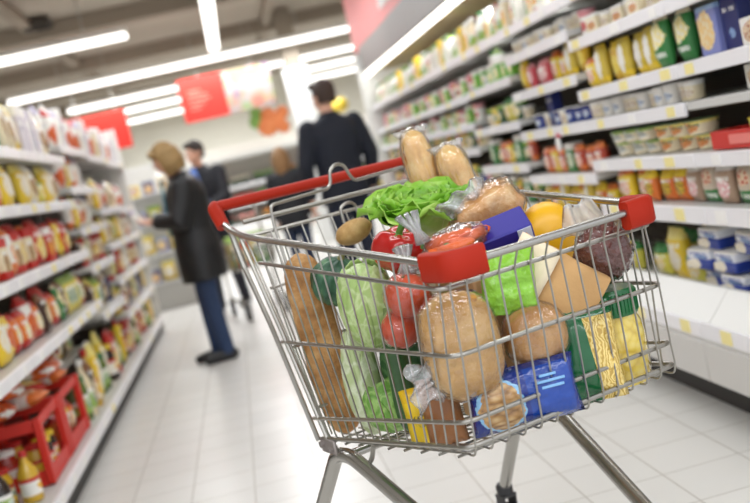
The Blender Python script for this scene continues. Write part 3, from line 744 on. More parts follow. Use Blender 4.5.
# bays 0 and 1
for b in (0, 1):
    chill(b, 0, ['pouch_greenfoot', 'pouch_greenfoot', 'pouch_greenbr', 'pouch_greenfoot', 'pouch_greenfoot'] if b == 0 else ['pouch_greenfoot', 'pouch_greenbr', 'pouch_orange', 'pouch_orange', 'pouch_orange', 'pouch_yellow', 'pouch_yellow', 'pouch_yellow'])
chill(0, 1, ['cup_yellow'], to=2.95)
chill(1, 1, ['tub_green'], frm=3.13, to=3.55); chill(1, 1, ['tub_dkgreen'], frm=3.55, to=4.05)
chill(0, 2, ['box_meal'], to=2.9); chill(0, 3, ['box_meal', 'box_meal', 'box_navy', 'box_blueart'], frm=2.46, seed=5)
chill(1, 2, ['cup_cream', 'cup_cream', 'cup_white', 'cup_white', 'cup_cream', 'cup_white'])
chill(1, 3, ['bag_green', 'bag_green', 'pouch_white', 'pouch_white', 'pouch_white', 'pouch_yelfull', 'pouch_white', 'pouch_yellow'], seed=6)
chill(0, 4, ['carton_cream']); chill(1, 4, ['pack_cream', 'cup_pink', 'cup_cream', 'pack_cream', 'cup_cream', 'pack_cream', 'cup_cream'], to=4.06)
chill(1, 5, ['bottle_white', 'bottle_pink'])
# bay 2
chill(2, 0, ['pouch_yellow', 'pouch_orange', 'pouch_white'])
chill(2, 1, ['pouch_red', 'pouch_red', 'pouch_red', 'box_green', 'pouch_red', 'pouch_yellow'])
chill(2, 2, ['cup_cream', 'cup_blue', 'cup_blue', 'cup_blue', 'cup_cream', 'cup_blue', 'box_navy'])
chill(2, 3, ['pouch_yelfull', 'pouch_white', 'pouch_yellow', 'pouch_yellow', 'pouch_pink', 'pouch_pink', 'pouch_pink'])
chill(2, 4, ['cup_cream', 'cup_cream', 'cup_white']); chill(2, 5, ['bottle_pink', 'carton_cream', 'bottle_white', 'carton_white'])
# bay 3
chill(3, 0, ['tin_green', 'pouch_orange', 'box_green']); chill(3, 1, ['pouch_red', 'tin_green', 'box_green', 'tin_green', 'pouch_yellow'])
chill(3, 2, ['cup_cream', 'tin_green', 'bag_limewhite', 'bag_limewhite', 'tin_green', 'cup_yellow']); chill(3, 3, ['pack_green', 'cup_white', 'pack_green', 'pack_green', 'carton_white'])
chill(3, 4, ['carton_cream', 'bottle_greenw', 'bottle_pink', 'bottle_white'])
for b in (4, 5, 6, 7):
    rot = lambda L: L[b - 4:] + L[:b - 4]
    chill(b, 0, rot(['pouch_red', 'tin_green', 'pouch_yellow', 'tin_cream'])); chill(b, 1, rot(['tin_cream', 'pouch_pink', 'cup_blue', 'tin_green', 'pouch_orange']))
    chill(b, 2, rot(['tin_cream', 'pouch_yellow', 'cup_pink', 'tin_green', 'cup_cream'])); chill(b, 3, rot(['cup_pink', 'tin_cream', 'pack_green', 'cup_white', 'cup_cream']))
    chill(b, 4, rot(['cup_white', 'pouch_pink', 'pack_green', 'cup_pink', 'tin_cream'])); chill(b, 5, rot(['carton_yellow', 'carton_white', 'bottle_pink', 'bottle_greenw', 'carton_white', 'bottle_white']))
# second tiers
for (b, y0, y1, key) in ((1, 3.13, 3.55, 'tub_green'), (1, 3.55, 4.05, 'tub_dkgreen')):
    y = y0 + .07; i = 0
    while y + .06 < y1:
        put(key, RX + .085, y, .911 + .0525, -PI / 2, '%s, upper tier, %s from the near end' % (P[key][2], ORD[i]), 'salad tubs on the chiller'); y += .126; i += 1
# the red shelf tray with yellow cups
t = thing('shelf_tray', 'red shelf tray under the yellow cups', 'tray', (RX + .075, 2.83, .912))
q = MB(); q.box((0, 0, .004), (.11, .40, .006)); q.box((-.053, 0, .03), (.006, .40, .055), .002); q.box((.053, 0, .03), (.006, .40, .055), .002)
for s in (-1, 1): q.box((0, s * .198, .03), (.11, .006, .055), .002)
q.build('tray_body', plain('tray_red', (206, 52, 44), .45), t)
q = MB(); q.box((-.057, -.02, .03), (.003, .2, .03)); q.build('lettering_strip', plain('tray_pink', (232, 130, 122), .45), t)
# shelf talker on a short arm
t = thing('shelf_sign', 'round white shelf sign hanging under a price rail', 'sign', (1.455, 4.39, 1.0))
q = MB(); q.M = Matrix.Rotation(PI / 2, 4, 'Y'); q.lathe([(0, -.002), (.032, -.002), (.032, .002), (0, .002)], 20); q.build('disc', M_tagw, t)
q = MB(); q.box((.008, 0, .035), (.02, .015, .02)); q.build('clip', plain('clip_red', (200, 60, 70), .4), t)
# red sign board above the chiller
t = thing('sign_board', 'faded red sign board standing on top of the chiller', 'sign', (1.53, 8.2, 2.18))
q = MB(); q.box((0, 0, .45), (.05, 4.2, .9), .005); q.build('board', plain('board_red', (214, 112, 108), .5), t)
q = MB(); q.box((-.028, -.15, .42), (.006, .55, .62)); q.build('poster', plain('board_poster', (206, 198, 194), .5), t)
# ------------------------------------------------------------------ shopping cart (local frame: x forward, y to the far side, z up)
CX, CY, CTH = .2036, 2.5935, -1.2207
CM = Matrix.Translation((CX, CY, 0)) @ Matrix.Rotation(CTH, 4, 'Z')
cart = thing('shopping_cart', 'wire shopping cart with red handle and red corner bumpers, full of groceries', 'shopping cart', (CX, CY, 0), CTH)
L = .949
def lerp(a, b, t): return Vector(a) + (Vector(b) - Vector(a)) * t
def fillet(pts, r, n=5):
    """round the corners of a polyline"""
    P = [Vector(p) for p in pts]; out = [P[0]]
    for i in range(1, len(P) - 1):
        a = (P[i - 1] - P[i]); b = (P[i + 1] - P[i]); k = min(r, a.length * .48, b.length * .48)
        p, q = P[i] + a.normalized() * k, P[i] + b.normalized() * k
        for j in range(n + 1):
            t = j / n; out.append(p * (1 - t) ** 2 + P[i] * 2 * t * (1 - t) + q * t * t)
    return out + [P[-1]]
q = MB(); q.tube([(0, -.272, 1.11), (0, .272, 1.11)], .0138, 16); hd = q.build('handle', M_red, cart)
for s in (-1, 1):
    q = MB(); q.tube(fillet([(-.002, s * .262, 1.110), (-.002, s * .284, 1.110), (.012, s * .285, 1.095), (.036, s * .284, 1.060)], .012), [.0142, .0145] + [.0172] * 11 + [.0165], 14); q.build('handle_cap', M_red, hd, sharp=60)
# rims
def side_top(t, s): return lerp((.19, s * .275, 1.022), (L, s * .228, .938), t)
for s in (-1, 1):
    q = MB(); q.tube(fillet([(.022, s * .284, 1.074), (.10, s * .281, 1.040), (.19, s * .275, 1.024), (L - .02, s * .229, .940)], .05), .0078, 10); q.build('side_rim', M_chromeD, cart)
q = MB(); q.tube([(L, -.19, .938), (L, .19, .938)], .0075, 10); q.build('front_rim', M_chromeD, cart)
for s in (-1, 1):
    q = MB(); rings = []
    path = fillet([(L - .080, s * .2330, .9375 - .005 * (s > 0)), (L - .002, s * .229, .9375 - .005 * (s > 0)), (L, s * (.229 - .066) - .006 * (s > 0), .9375 - .005 * (s > 0))], .03, 6)
    for i, p in enumerate(path):
        a = path[max(0, i - 1)]; b = path[min(len(path) - 1, i + 1)]; d = (b - a).normalized(); nn = Vector((d.y, -d.x, 0)) * (1 if s < 0 else -1)
        nn = -nn if nn.dot(Vector((p.x - .6, p.y, 0))) < 0 else nn
        up = Vector((0, 0, 1)); hh, tt, c = .0262, .012, .008
        rings.append([p + nn * (tt * x) + up * (hh * z) for x, z in ((-1, -.8), (-.6, -1), (.6, -1), (1, -.8), (1, .8), (.6, 1), (-.6, 1), (-1, .8))])
    q.loft(rings); q.build('corner_bumper', M_red, cart, sharp=50)
# horizontal hoops: near rear corner -> front -> far rear corner
LV = [((.195, .275, .965), (.915, .240, .900), .0045), ((.215, .275, .777), (.9117, .2388, .7814), .0045), ((.285, .272, .600), (.901, .2415, .6629), .0045), ((.308, .270, .556), (.8986, .2433, .6177), .005)]
q = MB()
for (a, b, r) in LV:
    q.tube(fillet([(a[0], -a[1], a[2]), (b[0], -b[1], b[2]), (b[0] - .003, b[1] + .012, b[2] - .002), (a[0], a[1], a[2])], .028), r, 8)
q.build('basket_hoops', M_chrome, cart)
def front_x(z):
    zs = [.60, .6177, .6629, .7814, .900, .938]; xs = [.892, .8986, .901, .9117, .915, .940]
    for i in range(5):
        if z <= zs[i + 1]: return xs[i] + (xs[i + 1] - xs[i]) * (z - zs[i]) / (zs[i + 1] - zs[i])
    return xs[-1]
def bottom_z(x): return .548 + (x - .308) * (.6 - .548) / (.89 - .308)
RW = .0020
q = MB(); nf = 14
for i in range(nf):
    u = -1 + 2 * i / (nf - 1)
    yt, yb = u * .222, .006 + u * .240
    pts = [(L - .004, yt, .940)] + [(front_x(z) + .004, yt + (yb - yt) * (.94 - z) / .34, z) for z in (.90, .78, .66, .6177)]
    q.tube(fillet(pts + [(.894, yb, .598), (.86, yb, bottom_z(.86) + .002)], .012, 3), RW, 6)
q.build('front_grid', M_chrome, cart)
q = MB()
for i in range(nf):
    u = -1 + 2 * i / (nf - 1); yb = .006 + u * .240
    q.tube([(.872, yb, bottom_z(.872) + .0015), (.312, u * .262, bottom_z(.312) + .0015)], RW, 6)
for i in range(9):
    x = .34 + i * .064
    hw = .266 - (x - .308) * .04
    q.tube([(x, -hw, bottom_z(x) - .003), (x, hw, bottom_z(x) - .003)], RW * 1.3, 6)
q.build('bottom_grid', M_chrome, cart)
for s in (-1, 1):
    q = MB(); ns = 16
    for i in range(ns):
        t = (i + .35) / ns
        top = side_top(t * .985, s); xb = .335 + (.885 - .335) * t; zb = bottom_z(xb) - .002
        bot = Vector((xb, s * (.268 - (xb - .308) * .043), zb))
        hwm = Vector((0, s * .004, 0))
        q.tube(fillet([top, lerp(top, bot, .5) + hwm, bot + Vector((0, s * .003, .01)), bot + Vector((0, -s * .03, .0))], .012, 3), RW, 6)
    q.build('side_grid', M_chrome, cart)
    q = MB()
    q.tube(fillet([(.030, s * .284, 1.066), (.057, s * .277, 1.045), (.087, s * .275, .951), (.173, s * .275, .803), (.282, s * .272, .546)], .03), .0058, 8)
    q.tube([(.060, s * .277, 1.040), (.088, s * .275, .952)], .0085, 8)
    q.tube([(.115, s * .279, 1.036), (.225, s * .275, .806), (.335, s * .270, .550)], .0055, 8)
    q.tube([(.145, s * .277, 1.030), (.255, s * .274, .79), (.350, s * .270, .552)], RW * 1.2, 6)
    q.build('rear_corner_rods', M_chrome, cart)
# folding rear gate with its rails and wire hooks
q = MB(); gz = lambda z: .130 + (1.028 - z) * (.305 - .130) / (1.028 - .556)
for i in range(13):
    y = -.246 + .492 * i / 12
    q.tube([(gz(1.026), y, 1.026), (gz(.556), y, .556)], RW, 6)
for z in (.90, .76, .62): q.tube([(gz(z), -.258, z), (gz(z), .258, z)], .0036, 6)
q.tube([(.128, -.262, 1.027), (.128, .262, 1.027)], .0046, 8)
q.tube(fillet([(.135, -.012, 1.0), (.13, -.012, 1.036), (.13, .003, 1.046), (.13, .018, 1.046), (.13, .032, 1.036), (.135, .032, 1.0)], .012), .004, 8)
rg = q.build('rear_gate', M_chrome, cart)
q = MB(); q.tube([(.126, -.266, 1.062), (.126, .266, 1.062)], .0062, 10); q.build('upper_rail', M_chrome, cart)
q = MB()
q.tube(fillet([(.165, -.198, .93), (.135, -.194, 1.03), (.128, -.190, 1.086), (.128, -.030, 1.092), (.128, -.020, 1.104), (.128, -.016, 1.132), (.128, .004, 1.147), (.128, .026, 1.140), (.128, .036, 1.112), (.128, .046, 1.095), (.128, .198, 1.100), (.135, .205, 1.03), (.165, .21, .93)], .014), .0042, 8)
q.build('seat_wire', M_chrome, cart)
# chassis
for s in (-1, 1):
    q = MB()
    q.tube(fillet([(.0727, s * .311, .185), (.345, s * .262, .522), (.40, s * .253, .522), (.9334, s * .1685, .2446), (.985, s * .160, .165)], .06, 8), .0165, 14); q.build('chassis_tube', M_chromeD, cart)
    q = MB(); q.box((.335, s * .272, .541), (.075, .008, .036), .006); q.tube([(.315, s * .262, .545), (.315, s * .284, .545)], .008, 8); q.tube([(.355, s * .262, .538), (.355, s * .284, .538)], .006, 8)
    q.build('hinge_plate', plain('hinge_grey', (150, 142, 138), .4, .6), cart)
    q = MB(); q.tube(fillet([(.47, s * .225, .556), (.45, s * .23, .51), (.42, s * .243, .497)], .02), .0055, 8); q.build('basket_brace', M_chrome, cart)
q = MB(); q.tube([(.37, -.25, .517), (.37, .25, .517)], .010, 10); q.build('cross_bar', M_chromeD, cart)
q = MB(); q.tube([(.92, -.17, .25), (.92, .17, .25)], .012, 10); q.build('front_bar', M_chromeD, cart)
for (x, y) in ((.062, -.312), (.062, .312), (.985, -.160), (.985, .160)):
    top = .185
    q = MB(); q.lathe([(0, .15), (.021, .15), (.023, .158), (.023, top - .006), (.019, top), (0, top)], 14, (x, y, 0))
    for s in (-1, 1): q.loft([[(x - .03, y + s * .019 - .0025, .062), (x + .006, y + s * .019 - .0025, .062), (x + .006, y + s * .019 + .0025, .062), (x - .03, y + s * .019 + .0025, .062)], [(x - .018, y + s * .019 - .0025, .155), (x + .02, y + s * .019 - .0025, .155), (x + .02, y + s * .019 + .0025, .155), (x - .018, y + s * .019 + .0025, .155)]])
    q.box((x, y, .152), (.045, .044, .008), .002)
    c = q.build('caster', plain('caster_dark', (44, 44, 46), .45), cart)
    q = MB(); q.M = Matrix.Translation((x - .012, y, .0625)) @ Matrix.Rotation(PI / 2, 4, 'X'); q.lathe([(0, -.014), (.055, -.014), (.062, -.009), (.0625, 0), (.062, .009), (.055, .014), (0, .014)], 22); q.build('wheel', M_black, c)
    q = MB(); q.M = Matrix.Translation((x - .012, y, .0625)) @ Matrix.Rotation(PI / 2, 4, 'X'); q.lathe([(0, -.0225), (.008, -.0225), (.008, .0225), (0, .0225)], 10); q.build('axle', M_chrome, c)

# ------------------------------------------------------------------ groceries in the cart
VR = -yaw - CTH      # turn, in the cart's frame, of something whose front faces the shopper's camera side
def place(o, lp, rx=0, ry=0, rz=0, label=None, cat=None, group=None, face=True):
    """lp in the cart's frame; ry leans the thing sideways, rx back or forth"""
    o.matrix_world = CM @ Matrix.Translation(lp) @ Matrix.Rotation((VR if face else 0) + rz, 4, 'Z') @ Euler((rx, ry, 0)).to_matrix().to_4x4()
    return tag(o, label, cat, group)
def nz3(p, s, seed=0): return noise.noise(Vector(p) * s + Vector((seed, seed * .7, 0)))
def bread_mat(name, c1, c2, c3, scale=14, bump=.4):
    if name in MC: return MC[name]
    b = NB(name); o = b.coord('Object'); n = b.noise(o, scale, 5, .65)
    b.base(b.ramp(n[0], [(.3, lin(c1)), (.5, lin(c2)), (.7, lin(c3))])); b.set(Roughness=.7)
    b.bump(b.noise(o, scale * 6, 4)[0], bump, .006); MC[name] = b.m; return b.m
M_crust = bread_mat('dark_rustic_crust', (136, 92, 48), (178, 128, 74), (210, 170, 116), 16, .7)
M_loaf = bread_mat('pale_loaf_crust', (186, 134, 62), (216, 168, 88), (236, 198, 128), 10)
M_roll = bread_mat('bread_roll_crust', (176, 116, 52), (208, 152, 78), (230, 184, 116), 12)
M_bag = bread_mat('golden_baguette_crust', (214, 156, 74), (240, 192, 112), (250, 222, 156), 14)
M_ciab = bread_mat('ciabatta_crust', (198, 136, 72), (222, 170, 106), (240, 208, 158), 26)
F_clear = film('clear_wrap', haze=.04, bstr=1.0, rough=.10, scale=46); F_sleeve = film('sleeve_film', haze=.03, bstr=1.0, rough=.09, scale=70, stretch=.12, gloss=.02, fk=3.2)
F_bag = film('clear_bag', haze=.02, rough=.08, scale=34, bstr=1.0, gloss=0)
F_tail = film('milky_bag_tail', haze=.20, rough=.15, scale=40, bstr=1.0)

def loaf_mesh(rx, ry, rz, p=2.5, amp=.03, seed=0, grow=1.0, wr=0.0):
    def fn(d):
        k = (abs(d.x) ** p + abs(d.y) ** p + abs(d.z) ** p) ** (-1 / p)
        return k * grow * (1 + amp * nz3(d, 2.2, seed) + wr * nz3(d, 9, seed + 3))
    return MB().ball((0, 0, 0), (rx, ry, rz), 36, 24, fn=fn)
def stick(length, r, seed=0, grow=1.0, slashes=True, n=40, m=20, flat=.9, bend=.0, ep=5):
    """a long loaf along z, centred on the origin"""
    rings = []
    for i in range(n + 1):
        t = i / n; z = (t - .5) * length
        e = max(.0, 1 - abs(2 * t - 1) ** ep) ** .5
        rr_ = r * (.12 + .88 * e) * (1 + .05 * nz3((t * 3, seed, 0), 2)) * grow
        ring = []
        for j in range(m):
            a = 2 * PI * j / m
            k = 1 + .03 * nz3((math.cos(a), math.sin(a), t * 6), 2, seed)
            if slashes:
                ph = (t * 7 + a * .45 / PI) % 1
                front = max(0, math.cos(a + PI / 2))
                k -= .16 * front * math.exp(-((ph - .5) / .10) ** 2)
            ring.append((rr_ * k * math.cos(a) + bend * math.sin(PI * t), rr_ * k * flat * math.sin(a), z))
        rings.append(ring)
    return MB().loft(rings)
def wrap_child(mb, name, mat, parent): return mb.build(name, mat, parent, sharp=180)

# rustic loaf standing in the rear corner
o = stick(.44, .049, 3, flat=.8).build('rustic_bread', M_crust, sharp=180); 
o.matrix_world = CM @ Matrix.Translation((.276, -.203, .752)) @ Matrix.Rotation(VR, 4, 'Z') @ Euler((0.10, -.035, 0)).to_matrix().to_4x4()
tag(o, 'long dark rustic bread standing in the rear corner of the cart', 'bread')
# two wrapped baguettes
for (lp, ry, rx, ln, r, sd, lab) in (((.335, .134, .934), -.07, -.03, .50, .0365, 5, 'taller wrapped baguette sticking out of the cart beside the red handle'), ((.395, .200, .878), -.13, -.03, .51, .039, 9, 'shorter wrapped baguette sticking out behind the lettuce')):
    o = stick(ln, r, sd, ep=9).build('baguette', M_bag, sharp=180); place(o, lp, rx, ry, label=lab, cat='baguette', group='wrapped baguettes')
    w_ = stick(ln * 1.03, r * 1.12, sd, slashes=False, m=26, ep=9)
    w_.v = [Vector((p.x * (1 + .07 * nz3(p, 34, sd)), p.y * (1 + .07 * nz3(p, 34, sd + 2)), p.z)) for p in w_.v]
    wrap_child(w_, 'plastic_sleeve', F_sleeve, o)
    q = MB(); rows = []
    for i in range(5):
        rows.append([((r * .85 + .003 * i) * (a / 5 - 1), .004 * math.sin(a * 2 + i), ln * .5 - .014 + i * .0045 + .004 * math.sin(a * 3)) for a in range(11)])
    q.sheet(rows, .0012); q.build('sleeve_end', F_tail, o, sharp=180)
# ciabatta with open wrap
o = loaf_mesh(.072, .048, .050, 3.2, .10, 4).build('ciabatta', M_ciab, sharp=180); place(o, (.62, .088, .975), .1, -.40, label='flat ciabatta in crumpled clear plastic behind the blue box', cat='bread')
wrap_child(loaf_mesh(.075, .051, .053, 3.2, .10, 4, 1.04, .05), 'plastic_wrap', F_bag, o)
q = MB(); rows = []
for i in range(6): rows.append([(-.03 + (a - 5) * .008 * (1 + .1 * i), .012 * math.sin(a * 1.3 + i * .7) - .02, .036 + i * .0085 + .006 * math.sin(a * 1.7)) for a in range(11)])
q.sheet(rows, .0012); q.build('wrap_end', F_tail, o, sharp=180)
# big wrapped loaf
o = loaf_mesh(.072, .062, .098, 2.7, .04, 8).build('bread_loaf', M_loaf, sharp=180); place(o, (.820, -.168, .776), 0, -.02, label='largest bread loaf, wrapped, pressed into the front corner of the cart', cat='bread')
wrap_child(loaf_mesh(.0745, .0645, .1005, 2.7, .04, 8, 1.02, .025), 'plastic_wrap', F_clear, o)
q = MB(); rows = []
for i in range(8):
    t = i / 7
    rows.append([(-.058 - t * .050 + .008 * math.sin(a * 1.1), .0, -.040 - .002 * i + (a - 6) * .0052 * (1 + 1.2 * abs(t - .45))) for a in range(13)])
rows = [[(x, -.03 + .010 * math.sin(k * 1.9 + i), z) for k, (x, y, z) in enumerate(r_)] for i, r_ in enumerate(rows)]
q.sheet(rows, .0015); q.build('bag_tail', F_tail, o, sharp=180)
q = MB(); q.M = Matrix.Translation((0, 0, .078)); q.box((.02, -.035, .005), (.05, .012, .014), .004); q.build('bag_clip', plain('loaf_clip', (206, 150, 60), .4), o)
# bread roll
o = loaf_mesh(.060, .05, .060, 2.3, .06, 12).build('bread_roll', M_roll, sharp=180); place(o, (.842, -.020, .752), 0, .1, label='round wrapped bread roll under the lime green bag', cat='bread')
wrap_child(loaf_mesh(.062, .052, .062, 2.3, .06, 12, 1.03, .035), 'plastic_wrap', F_clear, o)
# lime bag
o = MB().pillow(.108, .124, .05, 16, 20, .06, .010, 31).build('snack_bag', plain('lime_foil', (116, 184, 40), .25, bump=(34, .9, .012), var=((158, 208, 78), 9)), sharp=180)
place(o, (.835, -.056, .802), -.30, .16, label='shiny lime green bag leaning between the big loaf and the paper bag', cat='bag')
# blue box
o = MB().box((0, 0, 0), (.105, .07, .05), .003).build('carton_box', plain('ultramarine_card', (44, 36, 140), .45), sharp=30); place(o, (.735, .034, .938), .55, -.16, label='plain deep blue carton box lying on top, before the ciabatta', cat='box')
q = MB(); q.box((.035, -.0355, 0), (.028, .002, .044)); q.build('pale_end_label', plain('pale_blue_card', (206, 214, 232), .5), o)
# paper bag: folded kraft bag, its pale mouth up
q = MB(); w2, d2, h2 = .060, .036, .180
rings = []
for t, kx, kd in ((0, 1, 1), (.02, 1.02, 1.02), (.35, 1.0, 1.02), (.65, 1.03, .9), (.85, 1.0, .55), (.93, 1.02, .25), (1.0, 1.05, .10)):
    ring = []
    for j in range(24):
        a = 2 * PI * (j + .5) / 24; c_, s_ = math.cos(a), math.sin(a)
        x = w2 * kx * math.copysign(abs(c_) ** .35, c_); y = d2 * kd * math.copysign(abs(s_) ** .35, s_)
        ring.append((x + .002 * nz3((x, y, t), 30), y + .003 * nz3((x, t * .2, y), 40, 5), t * h2))
    rings.append(ring)
o = q.loft(rings).build('paper_bag', plain('kraft_paper', (208, 166, 112), .75, bump=(60, .35, .004), var=((194, 150, 96), 12)), sharp=40)
place(o, (.858, .118, .772), -.12, -.86, label='folded brown kraft paper bag lying slantwise above the green packet', cat='paper bag')
q = MB(); rows = []
for i in range(6): rows.append([((a - 4) * .0152, -.040 + .0035 * i + .003 * math.sin(a + i), .105 + i * .0165) for a in range(9)])
q.sheet(rows, .0015); q.build('pale_flap', plain('pale_paper', (240, 224, 194), .7), o, sharp=180)
# yellow melon
o = MB().ball((0, 0, 0), (.066, .060, .072), 28, 18, fn=lambda d: 1 + .015 * nz3(d, 3)).build('yellow_melon', plain('melon_skin', (240, 188, 30), .35, bump=(30, .1, .004), var=((232, 170, 24), 5)), sharp=180)
place(o, (.655, .200, .897), 0, -.1, label='smooth golden yellow melon behind the front rim wire', cat='melon')
q = MB(); q.tube([(0, 0, .064), (.002, 0, .072)], [.006, .004], 8); q.build('stem', plain('melon_stem', (140, 120, 60), .7), o)
# dark dried fruit in a clear bag
def lump(grow, amp, sd):
    def fn(d): return grow * (1 + amp * nz3(d, 5, sd) + amp * .6 * nz3(d, 11, sd))
    return MB().ball((0, 0, 0), (.052, .042, .056), 40, 28, fn=fn)
o = lump(1, .24, 2).build('dried_plums', plain('dried_plum_skin', (92, 38, 34), .3, bump=(50, 1.0, .014), var=((136, 72, 56), 26)), sharp=180); place(o, (.834, .186, .862), 0, -.1, label='dark dried plums bulging in a clear bag by the far front corner', cat='dried fruit')
w_ = lump(1.10, .14, 2); wrap_child(w_, 'clear_bag', F_bag, o)
q = MB(); rows = []
for i in range(7): rows.append([(-.02 + (a - 5) * (.0098 - .0007 * i), .008 * math.sin(a * 1.5 + i * .5), .045 + i * .0105 + .004 * math.sin(a)) for a in range(11)])
q.sheet(rows, .0012); q.build('bag_top', film('cream_bag_top', (250, 240, 214), haze=.4, scale=40), o, sharp=180)
# big jar with green lid
j = thing('pickle_jar', 'tall jar of yellow pickled vegetables with a dark green lid', 'jar', (0, 0, 0))
jm = NB('pickled_yellow'); cc_ = jm.coord('Object'); v = jm.vor(cc_, 42)
jm.base(jm.ramp(v[0], [(.0, lin((244, 228, 150))), (.45, lin((232, 206, 96))), (.8, lin((200, 166, 58)))])); jm.set(Roughness=.12); jm.b.inputs['Coat Weight'].default_value = .8
q = MB(); q.lathe([(0, 0), (.044, 0), (.049, .006), (.050, .10), (.047, .130), (.041, .146), (.040, .155), (0, .155)], 28); q.build('jar_body', jm.m, j)
q = MB(); q.lathe([(0, .149), (.0445, .149), (.046, .152), (.046, .200), (.042, .206), (0, .206)], 28)
lid = q.build('lid', plain('lid_deep_green', (18, 104, 54), .3, coat=.3), j)
q = MB()
for k in range(40):
    a = 2 * PI * k / 40; q.tube([(.0462 * math.cos(a), .0462 * math.sin(a), .155), (.0462 * math.cos(a), .0462 * math.sin(a), .198)], .0011, 4)
q.build('lid_ribs', MC['lid_deep_green'], lid)
place(j, (.826, .176, .5985), .0, .03); j.scale = (1.13, 1.13, .92)
# green pasta packet with window
b = NB('pasta_packet'); g = b.coord('Generated'); x, y, z = b.sep(g)
pasta = b.ramp(b.wave(b.scale(g, 1, 1, 1.2), 6, 16)[0], [(.1, lin((186, 152, 70))), (.5, lin((222, 190, 100))), (.9, lin((236, 212, 136)))])
win = b.math('MULTIPLY', b.math('GREATER_THAN', b.math('ADD', x, b.math('MULTIPLY', z, .12)), .60), b.math('LESS_THAN', z, .86))
b.base(b.mix(win, lin((14, 98, 52)), pasta)); b.set(Roughness=.25); b.b.inputs['Coat Weight'].default_value = .4; b.bump(b.noise(b.coord('Object'), 40, 2)[0], .35, .006)
o = MB().pillow(.130, .190, .060, 14, 20, .05, .005, 44).build('pasta_packet', b.m, sharp=180)
place(o, (.868, .066, .5975), -.05, .02, label='dark green pasta packet with a clear window, beside the jar', cat='pasta packet')
# blue biscuit pack lying on its side
b = NB('blue_biscuit_pack'); g = b.coord('Generated'); x, y, z = b.sep(g)
dx = b.math('DIVIDE', b.math('SUBTRACT', x, .27), .19); dz = b.math('DIVIDE', b.math('SUBTRACT', z, .44), .40)
rr2 = b.math('ADD', b.math('ADD', b.math('MULTIPLY', dx, dx), b.math('MULTIPLY', dz, dz)), b.math('MULTIPLY', b.math('SUBTRACT', b.noise(g, 6, 2)[0], .5), 1.1))
cookie = b.ramp(b.vor(g, 9)[0], [(.1, lin((216, 184, 134))), (.5, lin((178, 136, 84))), (.9, lin((104, 70, 40)))])
halo = b.mix(b.math('LESS_THAN', rr2, 1.25), b.mix(b.math('LESS_THAN', b.math('ABSOLUTE', b.math('SUBTRACT', x, .72)), .2), lin((14, 44, 128)), lin((18, 64, 152))), lin((140, 190, 226)))
colr = b.mix(b.math('LESS_THAN', rr2, 1.0), halo, cookie)
colr = b.mix(b.math('GREATER_THAN', z, .93), colr, lin((16, 40, 110)))
b.base(colr); b.set(Roughness=.22); b.b.inputs['Coat Weight'].default_value = .4; b.bump(b.noise(b.coord('Object'), 30, 2)[0], .9, .01)
o = MB().pillow(.212, .112, .062, 22, 14, .05, .005, 52, xpow=6).build('biscuit_pack', b.m, sharp=180)
place(o, (.866, -.090, .6045), -.04, -.01, rz=.08, label='shiny blue biscuit pack with a biscuit picture at the cart front', cat='biscuit pack')
q = MB()
for i, (w_, z_) in enumerate(((.032, .088), (.055, .077), (.042, .066))): q.box((.045 + .003 * i, -.0335, z_), (w_, .003, .005), .001)
q.build('lettering', plain('pack_lettering', (128, 178, 222), .4), o)
# small packs along the near side bottom
o = MB().pillow(.062, .112, .040, 10, 14, .05, .003, 61).build('spice_packet', pack_mat((236, 200, 20), (226, 184, 20), (60, 60, 30), YE, art=(.5, .45, .3, .12), text=None, crinkle=.3), sharp=180); place(o, (.690, -.212, .583), -.05, -.03, label='narrow yellow packet standing behind the wires, low in the cart', cat='packet')
o = MB().pillow(.075, .132, .045, 10, 14, .05, .005, 63).build('rye_bread_pack', plain('rye_pack', (128, 78, 42), .35, bump=(50, .5, .006), var=((176, 120, 70), 20)), sharp=180); place(o, (.765, -.205, .590), -.05, -.03, label='brown bread packet between the yellow packet and the blue pack', cat='bread packet')
